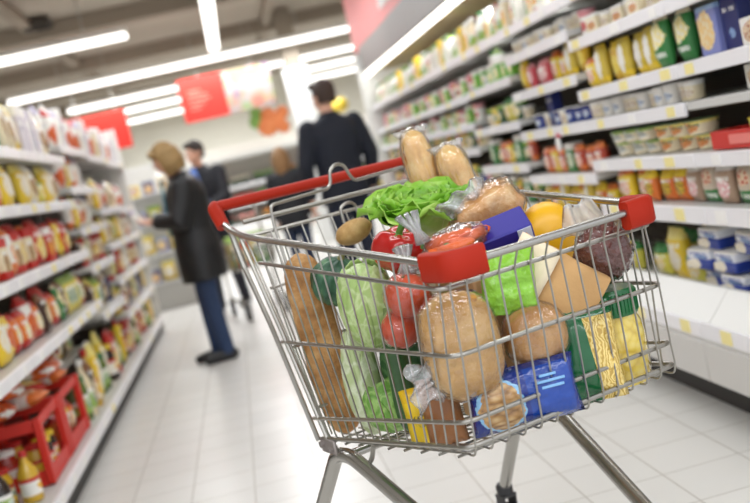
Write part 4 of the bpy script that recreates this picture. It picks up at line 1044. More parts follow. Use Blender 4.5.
# cabbage
def veg_leaf_mat(name, c1, c2, vein, scale=10):
    if name in MC: return MC[name]
    b = NB(name); o = b.coord('Object'); n = b.noise(o, scale * .5, 3)
    wv = b.n.new('ShaderNodeVectorMath'); wv.operation = 'MULTIPLY_ADD'; b.link(b.noise(o, scale * 2, 3)[1], wv.inputs[0]); wv.inputs[1].default_value = (.05, .05, .05); b.link(o, wv.inputs[2])
    v = b.vor(wv.outputs[0], scale * 2.4, 'DISTANCE_TO_EDGE')
    colx = b.mix(n[0], lin(c1), lin(c2))
    b.base(b.mix(b.ramp(v[0], [(.0, (.75, .75, .75, 1)), (.16, (0, 0, 0, 1))]), colx, lin(vein))); b.set(Roughness=.45)
    b.b.inputs['Subsurface Weight'].default_value = .0
    b.bump(b.noise(o, scale * 4, 4)[0], .6, .008); MC[name] = b.m; return b.m
def cabbage(name, rx, ry, rz, mat, mat2, seed, label, lp, ry_=0, rx_=0, cat='cabbage', nleaf=9):
    o = MB().ball((0, 0, 0), (rx * .93, ry * .93, rz * .93), 30, 20, fn=lambda d: 1 + .03 * nz3(d, 3, seed)).build(name, mat, sharp=180)
    rn = random.Random(seed)
    for k in range(nleaf):
        a0 = 2 * PI * k / nleaf * 2.4 + rn.uniform(-.3, .3); span = rn.uniform(.75, 1.05); topv = rn.uniform(.55, .95)
        rows = []
        for i in range(12):
            t = i / 11; th = PI * (.97 - t * (.97 - (1 - topv)))
            wd = span * math.sin(PI * min(1, .12 + t * .80)) ** .6
            row = []
            for c in range(13):
                s = c / 6 - 1; ph = a0 + s * wd
                lift = 1.0 + .012 * k / nleaf + .05 * max(0, t - .72) * 3 + .035 * abs(s) ** 3 + .014 * math.sin(s * 14 + k) * abs(s) + .018 * nz3((s, t * 2, k), 2.5, seed) - .03 * math.exp(-(s / .08) ** 2) * 0
                d = Vector((math.sin(th) * math.cos(ph), math.sin(th) * math.sin(ph), math.cos(th)))
                row.append((d.x * rx * lift, d.y * ry * lift, d.z * rz * lift))
            rows.append(row)
        q = MB().sheet(rows, .0016); 
        q.build('leaf', mat2, o, sharp=180)
    place(o, lp, rx_, ry_, label=label, cat=cat); return o
M_cab = veg_leaf_mat('cabbage_leaf', (146, 180, 92), (182, 206, 132), (208, 224, 168), 12)
M_cab2 = veg_leaf_mat('cabbage_leaf_inner', (140, 180, 84), (176, 204, 122), (214, 228, 176), 12)
cabbage('pointed_cabbage', .060, .056, .093, M_cab2, M_cab, 3, 'pale green pointed cabbage held behind the side wires', (.500, -.178, .848), .0)
M_sav = veg_leaf_mat('green_leaf', (84, 140, 50), (128, 176, 76), (170, 204, 120), 12)
cabbage('green_cabbage', .056, .052, .056, M_sav, M_sav, 8, 'smaller mid green cabbage low in the cart, under the pointed one', (.515, -.188, .632))
cabbage('napa_cabbage', .040, .040, .115, plain('napa_rib', (214, 224, 184), .4), veg_leaf_mat('napa_leaf', (170, 190, 120), (206, 218, 170), (232, 238, 212), 9), 15, 'pale upright napa cabbage between the rustic bread and the green cabbages', (.412, -.190, .672))
cabbage('savoy_cabbage', .075, .065, .10, plain('savoy_core', (40, 78, 44), .5), veg_leaf_mat('savoy_leaf', (34, 74, 40), (62, 108, 58), (96, 138, 86), 12), 21, 'dark green savoy cabbage deep in the cart behind the pale cabbages', (.475, -.085, .69))
# dark green squash
def ribs(d):
    a = math.atan2(d.y, d.x); return 1 + .05 * math.cos(a * 10) * math.sin(math.acos(max(-1, min(1, d.z)))) + .02 * nz3(d, 3)
sq = NB('squash_skin'); oo = sq.coord('Object'); n_ = sq.noise(oo, 26, 4)
sq.base(sq.ramp(n_[0], [(.35, lin((34, 70, 52))), (.55, lin((60, 104, 74))), (.7, lin((132, 168, 122)))])); sq.set(Roughness=.4)
o = MB().ball((0, 0, 0), (.058, .058, .055), 60, 24, fn=ribs).build('acorn_squash', sq.m, sharp=180); place(o, (.345, -.165, .893), .3, .4, label='dark green ribbed squash beside the rustic bread', cat='squash')
q = MB(); q.tube([(0, 0, .046), (.003, 0, .066)], [.010, .006], 8); q.build('stem', plain('squash_stem', (120, 116, 70), .8), o)
# two courgettes behind
for k, (lp, ry_, lab) in enumerate((((.588, -.186, .705), .04, 'dark green courgette upright between cabbage and orange fruit, nearer the side wires'), ((.560, -.095, .730), -.08, 'dark green courgette upright behind the pointed cabbage'))):
    o = stick(.24, .024, 20 + k, slashes=False, flat=1).build('courgette', plain('courgette_skin', (38, 74, 38), .35, var=((62, 100, 50), 40)), sharp=180); place(o, lp, 0, ry_, label=lab, cat='courgette', group='courgettes')
    q = MB(); q.tube([(0, 0, .116), (0, .002, .138)], [.012, .009], 8); q.build('stem', plain('courgette_stem', (110, 130, 70), .7), o)
# potato-like brown roll
o = MB().ball((0, 0, 0), (.045, .032, .028), 28, 18, fn=lambda d: 1 + .06 * nz3(d, 2.2, 6)).build('potato', bread_mat('potato_skin', (150, 112, 62), (184, 146, 88), (206, 172, 116), 20, .2), sharp=180); place(o, (.290, -.068, .985), 0, -.25, label='brown potato between the squash and the lettuce', cat='potato')
# lettuce
def lettuce(lp):
    rn = random.Random(5); mb = MB()
    nl = 32
    for k in range(nl):
        f = k / (nl - 1); az = k * 2.39996; inc = .10 + 1.25 * f ** .8
        ln = .080 + .066 * f; wd = (.046 + .026 * f) * rn.uniform(.85, 1.15)
        rows = []; sd = rn.uniform(0, 9)
        for i in range(11):
            t = i / 10
            ang = inc * (1.12 - .50 * t) + .9 * max(0, t - .72) * (.4 + f)
            row = []
            for c in range(11):
                s = c / 5 - 1
                w = wd * (math.sin(PI * (.08 + .80 * t ** 1.25)) ** .6)
                x = w * s
                ruf = .008 * math.sin(s * 9 + sd + t * 8) * abs(s) ** 1.2 * (t ** .7) + .006 * math.sin(t * 16 + s * 4 + sd) * t
                cup = .40 * wd * s * s
                rad = ln * (math.sin(ang) * t); up = ln * math.cos(ang) * t
                p = Vector((rad - cup * math.cos(ang), x, up + cup * math.sin(ang) * 1.0)) + Vector((math.cos(ang), 0, -math.sin(ang))) * ruf
                row.append(Matrix.Rotation(az, 3, 'Z') @ p)
            rows.append(row)
        mb.sheet(rows, .0009, 0)
        mb.tube([(rows[i][5]) for i in range(0, 8)], [.0034 - .0004 * i for i in range(8)], 6, 1)
    b = NB('lettuce_leaf'); o_ = b.coord('Object'); n = b.noise(o_, 16, 4)
    r_ = b.n.new('ShaderNodeVectorMath'); r_.operation = 'LENGTH'; b.link(o_, r_.inputs[0])
    b.base(b.mix(b.ramp(r_.outputs['Value'], [(.02, (0, 0, 0, 1)), (.10, (1, 1, 1, 1))]), lin((196, 218, 128)), b.ramp(n[0], [(.3, lin((116, 182, 44))), (.5, lin((158, 212, 72))), (.7, lin((198, 230, 122)))])))
    b.set(Roughness=.38); b.bump(b.noise(o_, 70, 3)[0], .5, .004)
    tr = b.n.new('ShaderNodeBsdfTranslucent'); tr.inputs[0].default_value = lin((130, 190, 50))
    mx = b.n.new('ShaderNodeMixShader'); mx.inputs[0].default_value = .22; b.link(b.b.outputs[0], mx.inputs[1]); b.link(tr.outputs[0], mx.inputs[2]); b.link(mx.outputs[0], b.out.inputs[0])
    o = mb.build('lettuce', [b.m, plain('lettuce_rib', (206, 226, 156), .45)], sharp=180, fix=False)
    return place(o, lp, .22, .05, label='bright green leafy lettuce heaped on top of the groceries', cat='lettuce')
lettuce((.445, .022, .950)).scale = (1.05, 1.05, 1.05)
# red pepper
def pep(d):
    a = math.atan2(d.y, d.x); s_ = math.sqrt(max(0, 1 - d.z * d.z))
    return (1 + .10 * math.cos(4 * a) * s_) * (1 - .26 * math.exp(-((d.z - 1) / .16) ** 2)) * (.92 + .08 * d.z)
o = MB().ball((0, 0, 0), (.056, .056, .054), 48, 28, fn=pep).build('bell_pepper', plain('pepper_skin', (172, 26, 20), .24, coat=.4, var=((168, 20, 18), 8)), sharp=180); place(o, (.575, -.118, .945), .35, .25, label='shiny red bell pepper with its green stem facing up', cat='bell pepper')
q = MB(); q.tube(fillet([(0, 0, .030), (0, 0, .045), (.008, -.004, .066)], .01), [.010] * 2 + [.007] * 5 + [.008], 8); q.ball((0, 0, .032), (.021, .021, .007), 16, 8, fn=lambda d: 1 + .18 * math.cos(5 * math.atan2(d.y, d.x)))
q.build('stem', plain('pepper_stem', (72, 128, 44), .5), o)
# grapefruit in clear bag
M_gf = plain('grapefruit_skin', (228, 92, 30), .4, bump=(160, .25, .002), var=((206, 66, 26), 9))
FR = [((.668, -.172, .868), .046, 'uppermost grapefruit in the clear bag'), ((.640, -.188, .803), .040, 'lowest grapefruit in the bag, nearest the side wires'), ((.700, -.120, .800), .042, 'grapefruit hidden deepest in the bag, beside the big loaf')]
for k, (lp, r, lab) in enumerate(FR):
    o = MB().ball((0, 0, 0), (r, r, r * .95), 26, 16, fn=lambda d: 1 - .05 * math.exp(-((d.z - 1) / .08) ** 2)).build('grapefruit', M_gf, sharp=180); place(o, lp, .4, .3 * k, label=lab, cat='grapefruit', group='grapefruit in the bag')
    q = MB(); q.lathe([(0, .0), (.004, .0), (.003, .003), (0, .003)], 8, (0, 0, r * .885)); q.build('stem_scar', plain('scar', (120, 110, 60), .7), o)
q = MB()
for (lp, r, lab) in FR: q.ball(lp, r * 1.07, 24, 16)
c0 = Vector((.668, -.158, .835)); q.v = [v - c0 for v in q.v]
o = q.build('produce_bag', film('fruit_bag', haze=.02, scale=46, bstr=1.0, gloss=0, rough=.09), remesh=.008, smooth=3); place(o, c0, face=False, label='clear plastic bag around the grapefruit, twisted shut at the top', cat='plastic bag')
q = MB()
for k in range(7):
    a = 2 * PI * k / 7
    q.tube([(.018 * math.cos(a), .018 * math.sin(a), .074), (.006 * math.cos(a), .006 * math.sin(a), .098), (.016 * math.cos(a + .4), .016 * math.sin(a + .4), .128)], [.006, .004, .007], 6)
q.build('twisted_neck', F_tail, o, sharp=180)
# carrots in a bag
for k, (lp, rz_, lab) in enumerate((((.750, -.100, .940), .1, 'front carrot lying just behind the red corner bumper'), ((.722, -.085, .958), -.2, 'carrot lying behind the front one, by the blue box'), ((.735, -.045, .952), .35, 'third carrot, its thick end toward the blue box'))):
    q = MB(); rings = []
    for i in range(15):
        t = i / 14; r = .0165 * (1 - .55 * t) * (1 if 0 < i < 14 else .35) * (1 + .04 * math.sin(t * 40))
        rings.append([((t - .5) * .095, r * math.cos(2 * PI * a / 14), r * math.sin(2 * PI * a / 14)) for a in range(14)])
    o = q.loft(rings).build('carrot', plain('carrot_skin', (228, 98, 22), .4, bump=(90, .3, .003)), sharp=180); place(o, lp, 0, -.15, rz_, label=lab, cat='carrot', group='carrots in the bag')
    q = MB(); q.tube([(-.045, 0, 0), (-.056, .001, .004)], [.007, .004], 8); q.build('stem', plain('carrot_top', (96, 140, 60), .6), o)
def cb(d): return 1 + .10 * nz3(d, 4, 3) + .04 * nz3(d, 10, 5)
o = MB().ball((0, 0, 0), (.066, .046, .032), 34, 20, fn=cb).build('produce_bag', F_bag, sharp=180); place(o, (.735, -.080, .950), 0, -.15, label='clear plastic bag around the carrots behind the red bumper', cat='plastic bag')
q = MB()
for k in range(8):
    a = 2 * PI * k / 8
    q.tube([(-.055 + .012 * math.cos(a), .012 * math.sin(a), .02), (-.06 + .005 * math.cos(a), .005 * math.sin(a), .045), (-.068 + .02 * math.cos(a), .016 * math.sin(a), .085)], [.006, .004, .006], 6)
q.build('twisted_neck', F_tail, o, sharp=180)
# what the pile rests on, deep in the cart
for (lp, d, key, lab) in (((.45, .09, .56), (.14, .11, .30), ((206, 196, 176), (186, 170, 140)), 'pale carton standing in the middle of the cart under the lettuce'), ((.67, .0, .578), (.15, .13, .29), ((190, 150, 104), (170, 130, 88)), 'brown carton standing in the middle of the cart behind the bread roll'), ((.70, .17, .582), (.14, .11, .245), ((214, 206, 190), (190, 176, 150)), 'cream carton under the yellow melon')):
    o = MB().box((0, 0, d[2] / 2), d, .004).build('carton_box', plain('card_%d' % int(lp[0] * 100), key[0], .7, var=(key[1], 8)), sharp=30); place(o, lp, face=False, label=lab, cat='box')
# ------------------------------------------------------------------ people
def limb(mb, pts, rs, n=12):
    pts = [Vector(p) for p in pts]
    mb.tube(pts, rs, n)
    for p, r in zip(pts, rs): mb.ball(p, r, 12, 8)
def hand(mb, wrist, d, palm_n, curl=.5, s=1.0, side=1):
    """palm with four unequal bent fingers and a thumb; d = pointing direction, palm_n = palm normal"""
    d = Vector(d).normalized(); nn = Vector(palm_n); nn = (nn - d * nn.dot(d)).normalized(); w = d.cross(nn) * side
    c = Vector(wrist) + d * .050 * s
    for k in range(4): limb(mb, [Vector(wrist), c + w * (k - 1.5) * .019 * s + d * .034 * s], [.020 * s, .0125 * s], 8)
    for k, ln in enumerate((.070, .080, .074, .058)):
        p = c + w * (k - 1.5) * .020 * s + d * .036 * s; pts = [p]; a = 0
        for j, f in enumerate((.45, .32, .23)):
            a += curl * (.5 if j == 0 else .75); pts.append(pts[-1] + (d * math.cos(a) + nn * math.sin(a)) * ln * f * s)
        limb(mb, pts, [.0100 * s, .0095 * s, .0088 * s, .0075 * s], 8)
    p = Vector(wrist) + d * .022 * s - w * .024 * s
    limb(mb, [p, p + (d * .6 - w * .75 + nn * .25).normalized() * .036 * s, p + (d * .6 - w * .75 + nn * .25).normalized() * .036 * s + (d * .85 - w * .1 + nn * .5).normalized() * .030 * s], [.0125 * s, .011 * s, .009 * s], 8)

def person(label, loc, rz, h, hair, hairstyle, coat, legs, shoe, hem, arms, head_pitch=0.0, head_yaw=0.0, female=False, group=None, lean=0.0, feet=((-.085, .0), (.085, .0)), bulk=1.0, collar=None, shirt=None, shw=.05):
    """front faces local -y; arms: two lists of (elbow, wrist, fingers direction, palm normal)"""
    s = h / 1.75
    t = thing('person', label, 'person', loc, rz, group)
    V = lambda x, y, z: Vector((x * s, y * s, z * s))
    sw = .170 if female else .195; hw = .092
    neck0, neck1 = V(0, .015, 1.42), V(0, -.005 - lean, 1.53)
    hc = V(0, -.02 - lean * 1.3, 1.635)
    HR = Matrix.Translation(hc) @ Matrix.Rotation(head_yaw, 4, 'Z') @ Matrix.Rotation(head_pitch, 4, 'X')
    b = MB()
    # trunk
    b.ball(V(0, .01, 1.28), ((sw - .02) * s, .105 * s, .18 * s), 20, 14); b.ball(V(0, .0, 1.10), ((sw - .05) * s, .095 * s, .16 * s), 20, 14); b.ball(V(0, .005, .94), ((.155 if not female else .165) * s, .11 * s, .13 * s), 20, 14)
    limb(b, [neck0, neck1, hc], [.062 * s, .054 * s, .055 * s])
    # legs and arms
    KN = []
    for i, sx in enumerate((-1, 1)):
        fx, fy = feet[i]; hip = V(sx * hw, .0, .92); an = V(fx, fy + .02, .085); kn = hip.lerp(an, .52) + V(0, -.015, 0); KN.append((hip, kn, an))
        limb(b, [hip, kn, an], [.082 * s, .054 * s, .038 * s])
        limb(b, [an, V(fx, fy + .045, .045), V(fx * 1.15, fy - .13, .028)], [.036 * s, .036 * s, .026 * s])
        sh = V(sx * sw, .012, 1.405); el, wr, fd, pn = arms[i]
        el, wr = V(*el), V(*wr)
        limb(b, [sh, el, wr], [.048 * s, .040 * s, .028 * s]); hand(b, wr, fd, pn, .55, s, side=-sx)
    # head: skull, jaw, nose, lips, ears
    b.M = HR
    b.ball((0, .012 * s, .02 * s), (.076 * s, .094 * s, .098 * s), 20, 14)
    b.ball((0, -.030 * s, -.045 * s), (.055 * s, .056 * s, .068 * s), 16, 12)
    b.ball((0, -.040 * s, -.092 * s), (.026 * s, .026 * s, .022 * s), 12, 8)
    b.loft([[(-.016 * s, -.074 * s, -.032 * s), (.016 * s, -.074 * s, -.032 * s), (.012 * s, -.106 * s, -.030 * s), (-.012 * s, -.106 * s, -.030 * s)], [(-.009 * s, -.078 * s, .018 * s), (.009 * s, -.078 * s, .018 * s), (.006 * s, -.088 * s, .018 * s), (-.006 * s, -.088 * s, .018 * s)]])
    for sx in (-1, 1): b.ball((sx * .078 * s, .012 * s, -.012 * s), (.011 * s, .020 * s, .031 * s), 10, 8); b.ball((sx * .03 * s, -.078 * s, .012 * s), (.02 * s, .012 * s, .008 * s), 8, 6)
    b.ball((0, -.082 * s, -.058 * s), (.024 * s, .012 * s, .010 * s), 10, 6)
    b.M = None
    o = b.build('body', plain('skin', (214, 164, 138), .5), t, remesh=.0065, smooth=3, sharp=180)
    for nm, mt, pts in (('eye', plain('eye_white', (236, 232, 226), .2), [(sx * .030, -.0855, .004, .0105) for sx in (-1, 1)]), ('iris', plain('eye_dark', (52, 40, 32), .2), [(sx * .030, -.0935, .004, .0050) for sx in (-1, 1)])):
        for (x, y, z, r) in pts:
            q = MB(); q.M = HR; q.ball((x * s, y * s, z * s), r * s, 10, 8); q.build(nm, mt, t)
    q = MB(); q.M = HR; q.ball((0, -.092 * s, -.060 * s), (.022 * s, .006 * s, .007 * s), 10, 6); q.build('lips', plain('lip', (176, 100, 94), .4), t)
    # hair
    q = MB(); q.M = HR
    q.ball((0, .022 * s, .036 * s), (.086 * s, .100 * s, .098 * s), 22, 14)
    if hairstyle == 'bob':
        for k in range(-6, 7):
            a = k / 6 * 2.0; x, y = .086 * math.sin(a), .02 + .090 * math.cos(a)
            limb(q, [(x * s, y * s, .03 * s), (x * 1.06 * s, y * 1.04 * s, -.06 * s), (x * .98 * s, (y * .98 - .01) * s, -.125 * s)], [.028 * s, .030 * s, .020 * s], 8)
        limb(q, [(-.04 * s, -.06 * s, .09 * s), (.05 * s, -.068 * s, .07 * s)], [.03 * s, .026 * s], 8)
    elif hairstyle == 'long':
        for k in range(-5, 6):
            a = k / 5 * 1.7; x, y = .084 * math.sin(a), .02 + .090 * math.cos(a)
            limb(q, [(x * s, y * s, .03 * s), (x * 1.05 * s, y * 1.04 * s, -.08 * s), (x * .8 * s, (y * .9 + .02) * s, -.21 * s)], [.028 * s, .032 * s, .018 * s], 8)
    else:
        for k in range(-4, 5):
            a = k / 4 * 1.5; x, y = .076 * math.sin(a), .018 + .084 * math.cos(a)
            limb(q, [(x * s, y * s, .02 * s), (x * s, y * .95 * s, -.055 * s)], [.018 * s, .012 * s], 8)
        limb(q, [(-.05 * s, -.055 * s, .085 * s), (.05 * s, -.06 * s, .085 * s)], [.026 * s, .026 * s], 8)
    q.build('hair', plain('hair_%s' % hairstyle + str(hair[0]), hair, .6, bump=(90, .5, .006), var=(tuple(int(v * .72) for v in hair), 26)), t, remesh=.008, smooth=2, sharp=180)
    # coat
    q = MB(); k = bulk
    rings = []
    for z, rx, ry, yo in ((1.475, .075, .075, .010), (1.455, .115, .085, .012), (1.42, sw + .005, .105, .012), (1.33, sw + .018, .132, .008), (1.20, sw - .002, .135, .0), (1.06, sw - .016, .132, .0), (.92, .188, .148, .004), (.78, .198, .150, .006), (.62, .205, .155, .006)):
        if z < hem: continue
        rings.append([V(rx * k * math.copysign(abs(math.cos(2 * PI * a / 24)) ** .85, math.cos(2 * PI * a / 24)), ry * k * math.sin(2 * PI * a / 24) + yo, z) for a in range(24)])
    rings.append([V((sw - .01 if hem > .9 else .205) * k * math.cos(2 * PI * a / 24), .15 * k * math.sin(2 * PI * a / 24) + .005, hem) for a in range(24)])
    q.loft(rings)
    for i, sx in enumerate((-1, 1)):
        el, wr, fd, pn = arms[i]; sh = V(sx * sw, .012, 1.395); el, wr = V(*el), V(*wr)
        limb(q, [sh, sh.lerp(el, .5), el, el.lerp(wr, .92)], [.074 * s * k, .070 * s * k, .062 * s * k, .046 * s * k], 12)
    q.tube([V(0, .012 - lean * .3, 1.43), V(0, .006 - lean * .6, 1.50)], [.088 * s, .078 * s], 14)
    co = q.build('coat', coat, t, remesh=.011, smooth=4, sharp=180)
    if shirt:
        q = MB(); rows = [[V(x * (.030 + shw * (1.47 - z)), -.118 * k - .026 * math.sin((1.47 - z) * 4.2) - .004 * (1 - x * x), z) for x in (-1, -.5, 0, .5, 1)] for z in (1.475, 1.40, 1.33, 1.24, 1.14, 1.04)]
        q.sheet(rows, .012 * s); q.build('shirt', shirt, t, sharp=180)
    # trousers, shoes
    q = MB()
    q.ball(V(0, .004, .93), (.172 * s, .122 * s, .13 * s), 20, 12)
    for hip, kn, an in KN: limb(q, [hip, hip.lerp(kn, .5), kn, kn.lerp(an, .5), an + V(0, 0, -.01)], [.096 * s, .088 * s, .070 * s, .062 * s, .056 * s])
    q.build('trousers', legs, t, remesh=.011, smooth=3, sharp=180)
    for fx, fy in feet:
        q = MB(); limb(q, [V(fx, fy + .055, .048), V(fx * 1.08, fy - .03, .048), V(fx * 1.16, fy - .14, .036)], [.046 * s, .047 * s, .038 * s]); q.v = [Vector((v.x, v.y, max(v.z, .002))) for v in q.v]
        q.build('shoe', shoe, t, remesh=.008, smooth=2, sharp=180)
    return t
def cloth(name, c, sc=30, r=.75): return plain(name, c, r, bump=(sc, .4, .01), var=(tuple(int(v * .75) for v in c), 5))
DOWN = (0, 0, -1)
w = person('blonde woman in a black jacket and jeans reading a pack at the gondola', (-.35, 6.95, 0), -PI / 2, 1.54, (172, 138, 86), 'bob', cloth('black_jacket', (17, 17, 20), 34, .5), cloth('woman_jeans', (44, 66, 104)), plain('woman_shoe', (24, 23, 25), .4), .66,
           [((-.235, -.05, 1.14), (-.07, -.25, 1.19), (.15, -1, .1), (.2, .1, 1)), ((.235, -.06, 1.14), (.09, -.25, 1.17), (-.1, -1, .1), (-.2, .1, 1))], head_pitch=.38, female=True, lean=.05, feet=((-.07, -.06), (.075, .02)), bulk=1.22, shirt=plain('teal_scarf', (70, 142, 160), .8))
o = put('box_white', -.675, 6.95, 1.045, PI / 2, 'small white pack held by the woman in the black jacket', 'held pack'); o.scale = (.8, .6, .55); o.rotation_euler = (-.5, 0, PI / 2)
person('man in an open dark jacket over a blue shirt, pushing a loaded cart', (-.30, 9.85, 0), -.45, 1.66, (46, 36, 30), 'short', cloth('dark_jacket', (24, 26, 34)), cloth('dark_trousers', (38, 40, 52)), plain('man_shoe', (22, 22, 24), .4), .86,
       [((-.25, -.10, 1.12), (-.17, -.34, 1.07), (.1, -1, -.1), (0, -.2, -1)), ((.25, -.10, 1.12), (.17, -.34, 1.07), (-.1, -1, -.1), (0, -.2, -1))], head_yaw=-.4, bulk=1.12, shirt=plain('blue_shirt', (92, 124, 196), .8), shw=.20, feet=((-.09, -.1), (.10, .12)))
person('small blonde person in a dark coat, seen from behind, beside the navy coat', (.50, 10.1, 0), PI - .3, 1.42, (158, 118, 74), 'long', cloth('child_coat', (30, 32, 38)), cloth('child_jeans', (40, 54, 84)), plain('child_shoe', (30, 28, 30), .5), .74,
       [((-.24, .0, 1.12), (-.235, -.06, .88), (0, -.1, -1), (1, 0, 0)), ((.24, .0, 1.12), (.235, -.06, .88), (0, -.1, -1), (-1, 0, 0))], female=True)
person('tall dark-haired man in a navy coat standing with his back turned', (.85, 8.05, 0), PI + .25, 1.81, (66, 46, 36), 'short', cloth('navy_coat', (19, 26, 42)), cloth('man_jeans', (28, 37, 58)), plain('brown_shoe', (48, 36, 30), .4), .80,
       [((-.275, .02, 1.13), (-.265, -.07, .88), (0, -.1, -1), (1, 0, 0)), ((.275, .02, 1.13), (.265, -.07, .88), (0, -.1, -1), (-1, 0, 0))], head_yaw=.5, bulk=1.04)

# ------------------------------------------------------------------ the man's cart, farther down the aisle
def far_cart(x, y, rz):
    t = thing('shopping_cart', 'distant grey shopping cart with green and orange goods before the man', 'shopping cart', (x, y, 0), rz)
    def ringw(hx0, hx1, hw0, z): return [(hx0, -hw0, z), (hx1, -hw0 * .85, z), (hx1, hw0 * .85, z), (hx0, hw0, z), (hx0, -hw0, z)]
    q = MB()
    for z, x0, x1, w_ in ((.44, .20, .70, .20), (.56, .14, .72, .215), (.68, .06, .76, .23)): q.tube(ringw(x0, x1, w_, z), .006, 6)
    for i in range(12):
        f = i / 11
        for s in (-1, 1): q.tube([(.06 + .70 * f, s * (.23 - .034 * f), .68), (.20 + .50 * f, s * (.20 - .03 * f), .44)], .003, 5)
    for i in range(8): q.tube([(.76, -.19 + .38 * i / 7, .68), (.70, -.165 + .33 * i / 7, .44)], .003, 5); q.tube([(.06, -.22 + .44 * i / 7, .68), (.20, -.19 + .38 * i / 7, .44)], .003, 5)
    for i in range(8): q.tube([(.20, -.19 + .38 * i / 7, .44), (.70, -.165 + .33 * i / 7, .44)], .003, 5)
    q.build('basket', M_chrome, t)
    for s in (-1, 1):
        q = MB(); q.tube(fillet([(-.05, s * .22, .98), (.22, s * .22, .42), (.10, s * .21, .16), (.75, s * .17, .16)], .05), .013, 8); q.build('frame_tube', M_chromeD, t)
    q = MB(); q.tube([(-.05, -.24, .985), (-.05, .24, .985)], .014, 10); q.build('handle', M_red, t)
    for (wx, wy) in ((.10, -.21), (.10, .21), (.74, -.17), (.74, .17)):
        q = MB(); q.M = Matrix.Translation((wx, wy, .0625)) @ Matrix.Rotation(PI / 2, 4, 'X'); q.lathe([(0, -.016), (.06, -.016), (.0625, 0), (.06, .016), (0, .016)], 16); wv = q.build('wheel', M_black, t)
        q = MB(); q.box((wx, wy, .12), (.05, .045, .07), .004); q.build('fork', MC['caster_dark'], wv)
    return t
fcr = -PI / 2 + .15
far_cart(-.09, 9.30, fcr)
FM = Matrix.Translation((-.09, 9.30, 0)) @ Matrix.Rotation(fcr, 4, 'Z')
for k, (lx, ly, z, key, lab) in enumerate(((.33, -.09, .45, 'bag_yelgreen', 'yellow-green bag at the back of the distant cart'), (.33, .09, .45, 'bag_orange', 'orange bag at the back of the distant cart'), (.48, -.09, .45, 'box_green', 'green carton at the middle of the distant cart'), (.48, .08, .45, 'bag_yelgreen', 'yellow-green bag at the middle of the distant cart'), (.62, -.07, .45, 'bag_orange', 'orange bag at the front of the distant cart'), (.62, .08, .45, 'box_green', 'green carton at the front of the distant cart'))):
    p = FM @ Vector((lx, ly, z)); o = put(key, p.x, p.y, p.z, 0, lab, 'goods in the distant cart'); o.scale = (1.1, 1.1, 1.45)

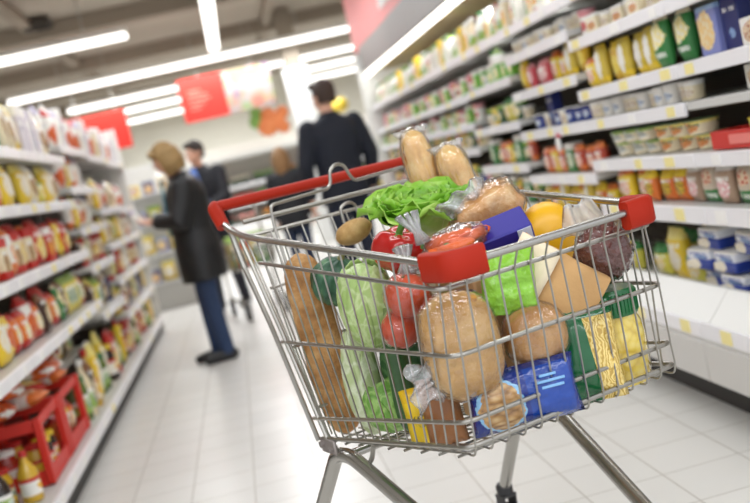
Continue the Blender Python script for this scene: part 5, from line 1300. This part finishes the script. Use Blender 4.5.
# ------------------------------------------------------------------ end of the shop: produce wall and a display stand
def produce_wall(x0, x1, y, seed):
    t = thing('produce_display', 'long pale produce display along the back of the shop', 'display shelf', ((x0 + x1) / 2, y, 0))
    w_ = x1 - x0
    q = MB(); q.box((0, .45, .95), (w_, .05, 1.9)); q.build('back_panel', plain('produce_back', (206, 200, 190), .6), t)
    q = MB(); q.box((0, .05, 1.66), (w_, .75, .10), .02); q.build('canopy', plain('canopy_grey', (178, 176, 170), .5), t)
    q = MB(); q.box((0, 0, .2), (w_, .85, .4), .01); q.build('base', M_white, t)
    for z, d in ((.42, .8), (.78, .55), (1.12, .42)):
        q = MB(); q.box((0, .42 - d / 2, z), (w_, d, .03)); s = q.build('shelf', M_shelf, t)
        q = MB(); q.box((0, .42 - d - .006, z), (w_, .012, .06)); q.build('price_rail', M_rail, s)
    rn = random.Random(seed)
    cols = [((226, 150, 60), 'orange'), ((206, 60, 52), 'red'), ((110, 160, 66), 'green'), ((236, 210, 90), 'yellow'), ((236, 226, 206), 'cream'), ((222, 150, 140), 'pink'), ((150, 184, 110), 'pale green')]
    protos = {}
    lv = {0: 'lowest shelf', 1: 'middle shelf', 2: 'top shelf'}
    for li, (z, d) in enumerate(((.435, .8), (.795, .55), (1.135, .42))):
        n = int(w_ / .46)
        for i in range(n):
            c, cn = rn.choice(cols); x = x0 + .25 + i * (w_ - .4) / n + .1
            if not seen((x, y, z + .1), 10): continue
            if cn not in protos:
                r_ = thing('produce_crate', 'x', 'crate', (0, 0, 0))
                q = MB(); q.box((0, 0, .01), (.38, .26, .015)); 
                for s in (-1, 1): q.box((0, s * .125, .06), (.38, .012, .11)); q.box((s * .185, 0, .06), (.012, .26, .11))
                q.build('crate_body', plain('crate_dark', (64, 84, 66), .6), r_)
                q = MB()
                for a in range(5):
                    for b_ in range(3): q.ball((-.14 + a * .07 + rn.uniform(-.01, .01), -.075 + b_ * .075, .105 + rn.uniform(0, .04)), .042, 10, 7)
                o = q.build('produce_heap', plain('produce_' + cn.replace(' ', '_'), c, .5), r_); o['kind'] = 'stuff'
                protos[cn] = r_; o = r_
            else: o = copy_tree(protos[cn])
            o.location = (x, y + .40 - d / 2 - (.08 if li == 0 else 0), z); tag(o, 'crate of %s produce, %s from the cart side, %s of the back display' % (cn, ORD[i], lv[li]), 'crate', 'produce crates on the back display')
produce_wall(-1.6, 4.2, 18.6, 3)
t = thing('display_stand', 'narrow display stand with blue and yellow packs at the gondola end', 'display stand', (-.92, 11.2, 0))
q = MB(); q.box((0, .2, .8), (.5, .03, 1.6), .004); q.build('back_panel', M_white, t)
for z in (.3, .62, .94, 1.26):
    q = MB(); q.box((0, .02, z), (.5, .34, .025), .003); q.build('shelf', M_shelf, t)
q = MB(); q.box((0, .02, .14), (.5, .34, .28), .004); q.build('base', M_grey, t)
kk = 0
for li, z in enumerate((.313, .633, .953, 1.273)):
    for xi, key in enumerate((('box_blue', 'bag_yellow', 'box_navy'), ('bag_yellow', 'box_blueart', 'bag_yellow'), ('box_blueart', 'bag_yelgreen', 'box_blue'), ('box_yellow', 'box_blue', 'bag_cream'))[li]):
        put(key, -.92 - .16 + xi * .16, 11.18, z, 0, '%s, %s shelf of the display stand, %s' % (P[key][2], ('lowest', 'second-lowest', 'third-lowest', 'top')[li], ('gondola side', 'middle', 'aisle side')[xi]), 'packs on the display stand')
SC.view_settings.view_transform = 'Standard'; SC.view_settings.look = 'None'; SC.view_settings.gamma = 1; SC.view_settings.use_curve_mapping = False
SC.view_settings.exposure = -0.05
SC.cycles.use_denoising = True
SC.cycles.max_bounces = 8; SC.cycles.transparent_max_bounces = 24
SC.cycles.sample_clamp_indirect = 6
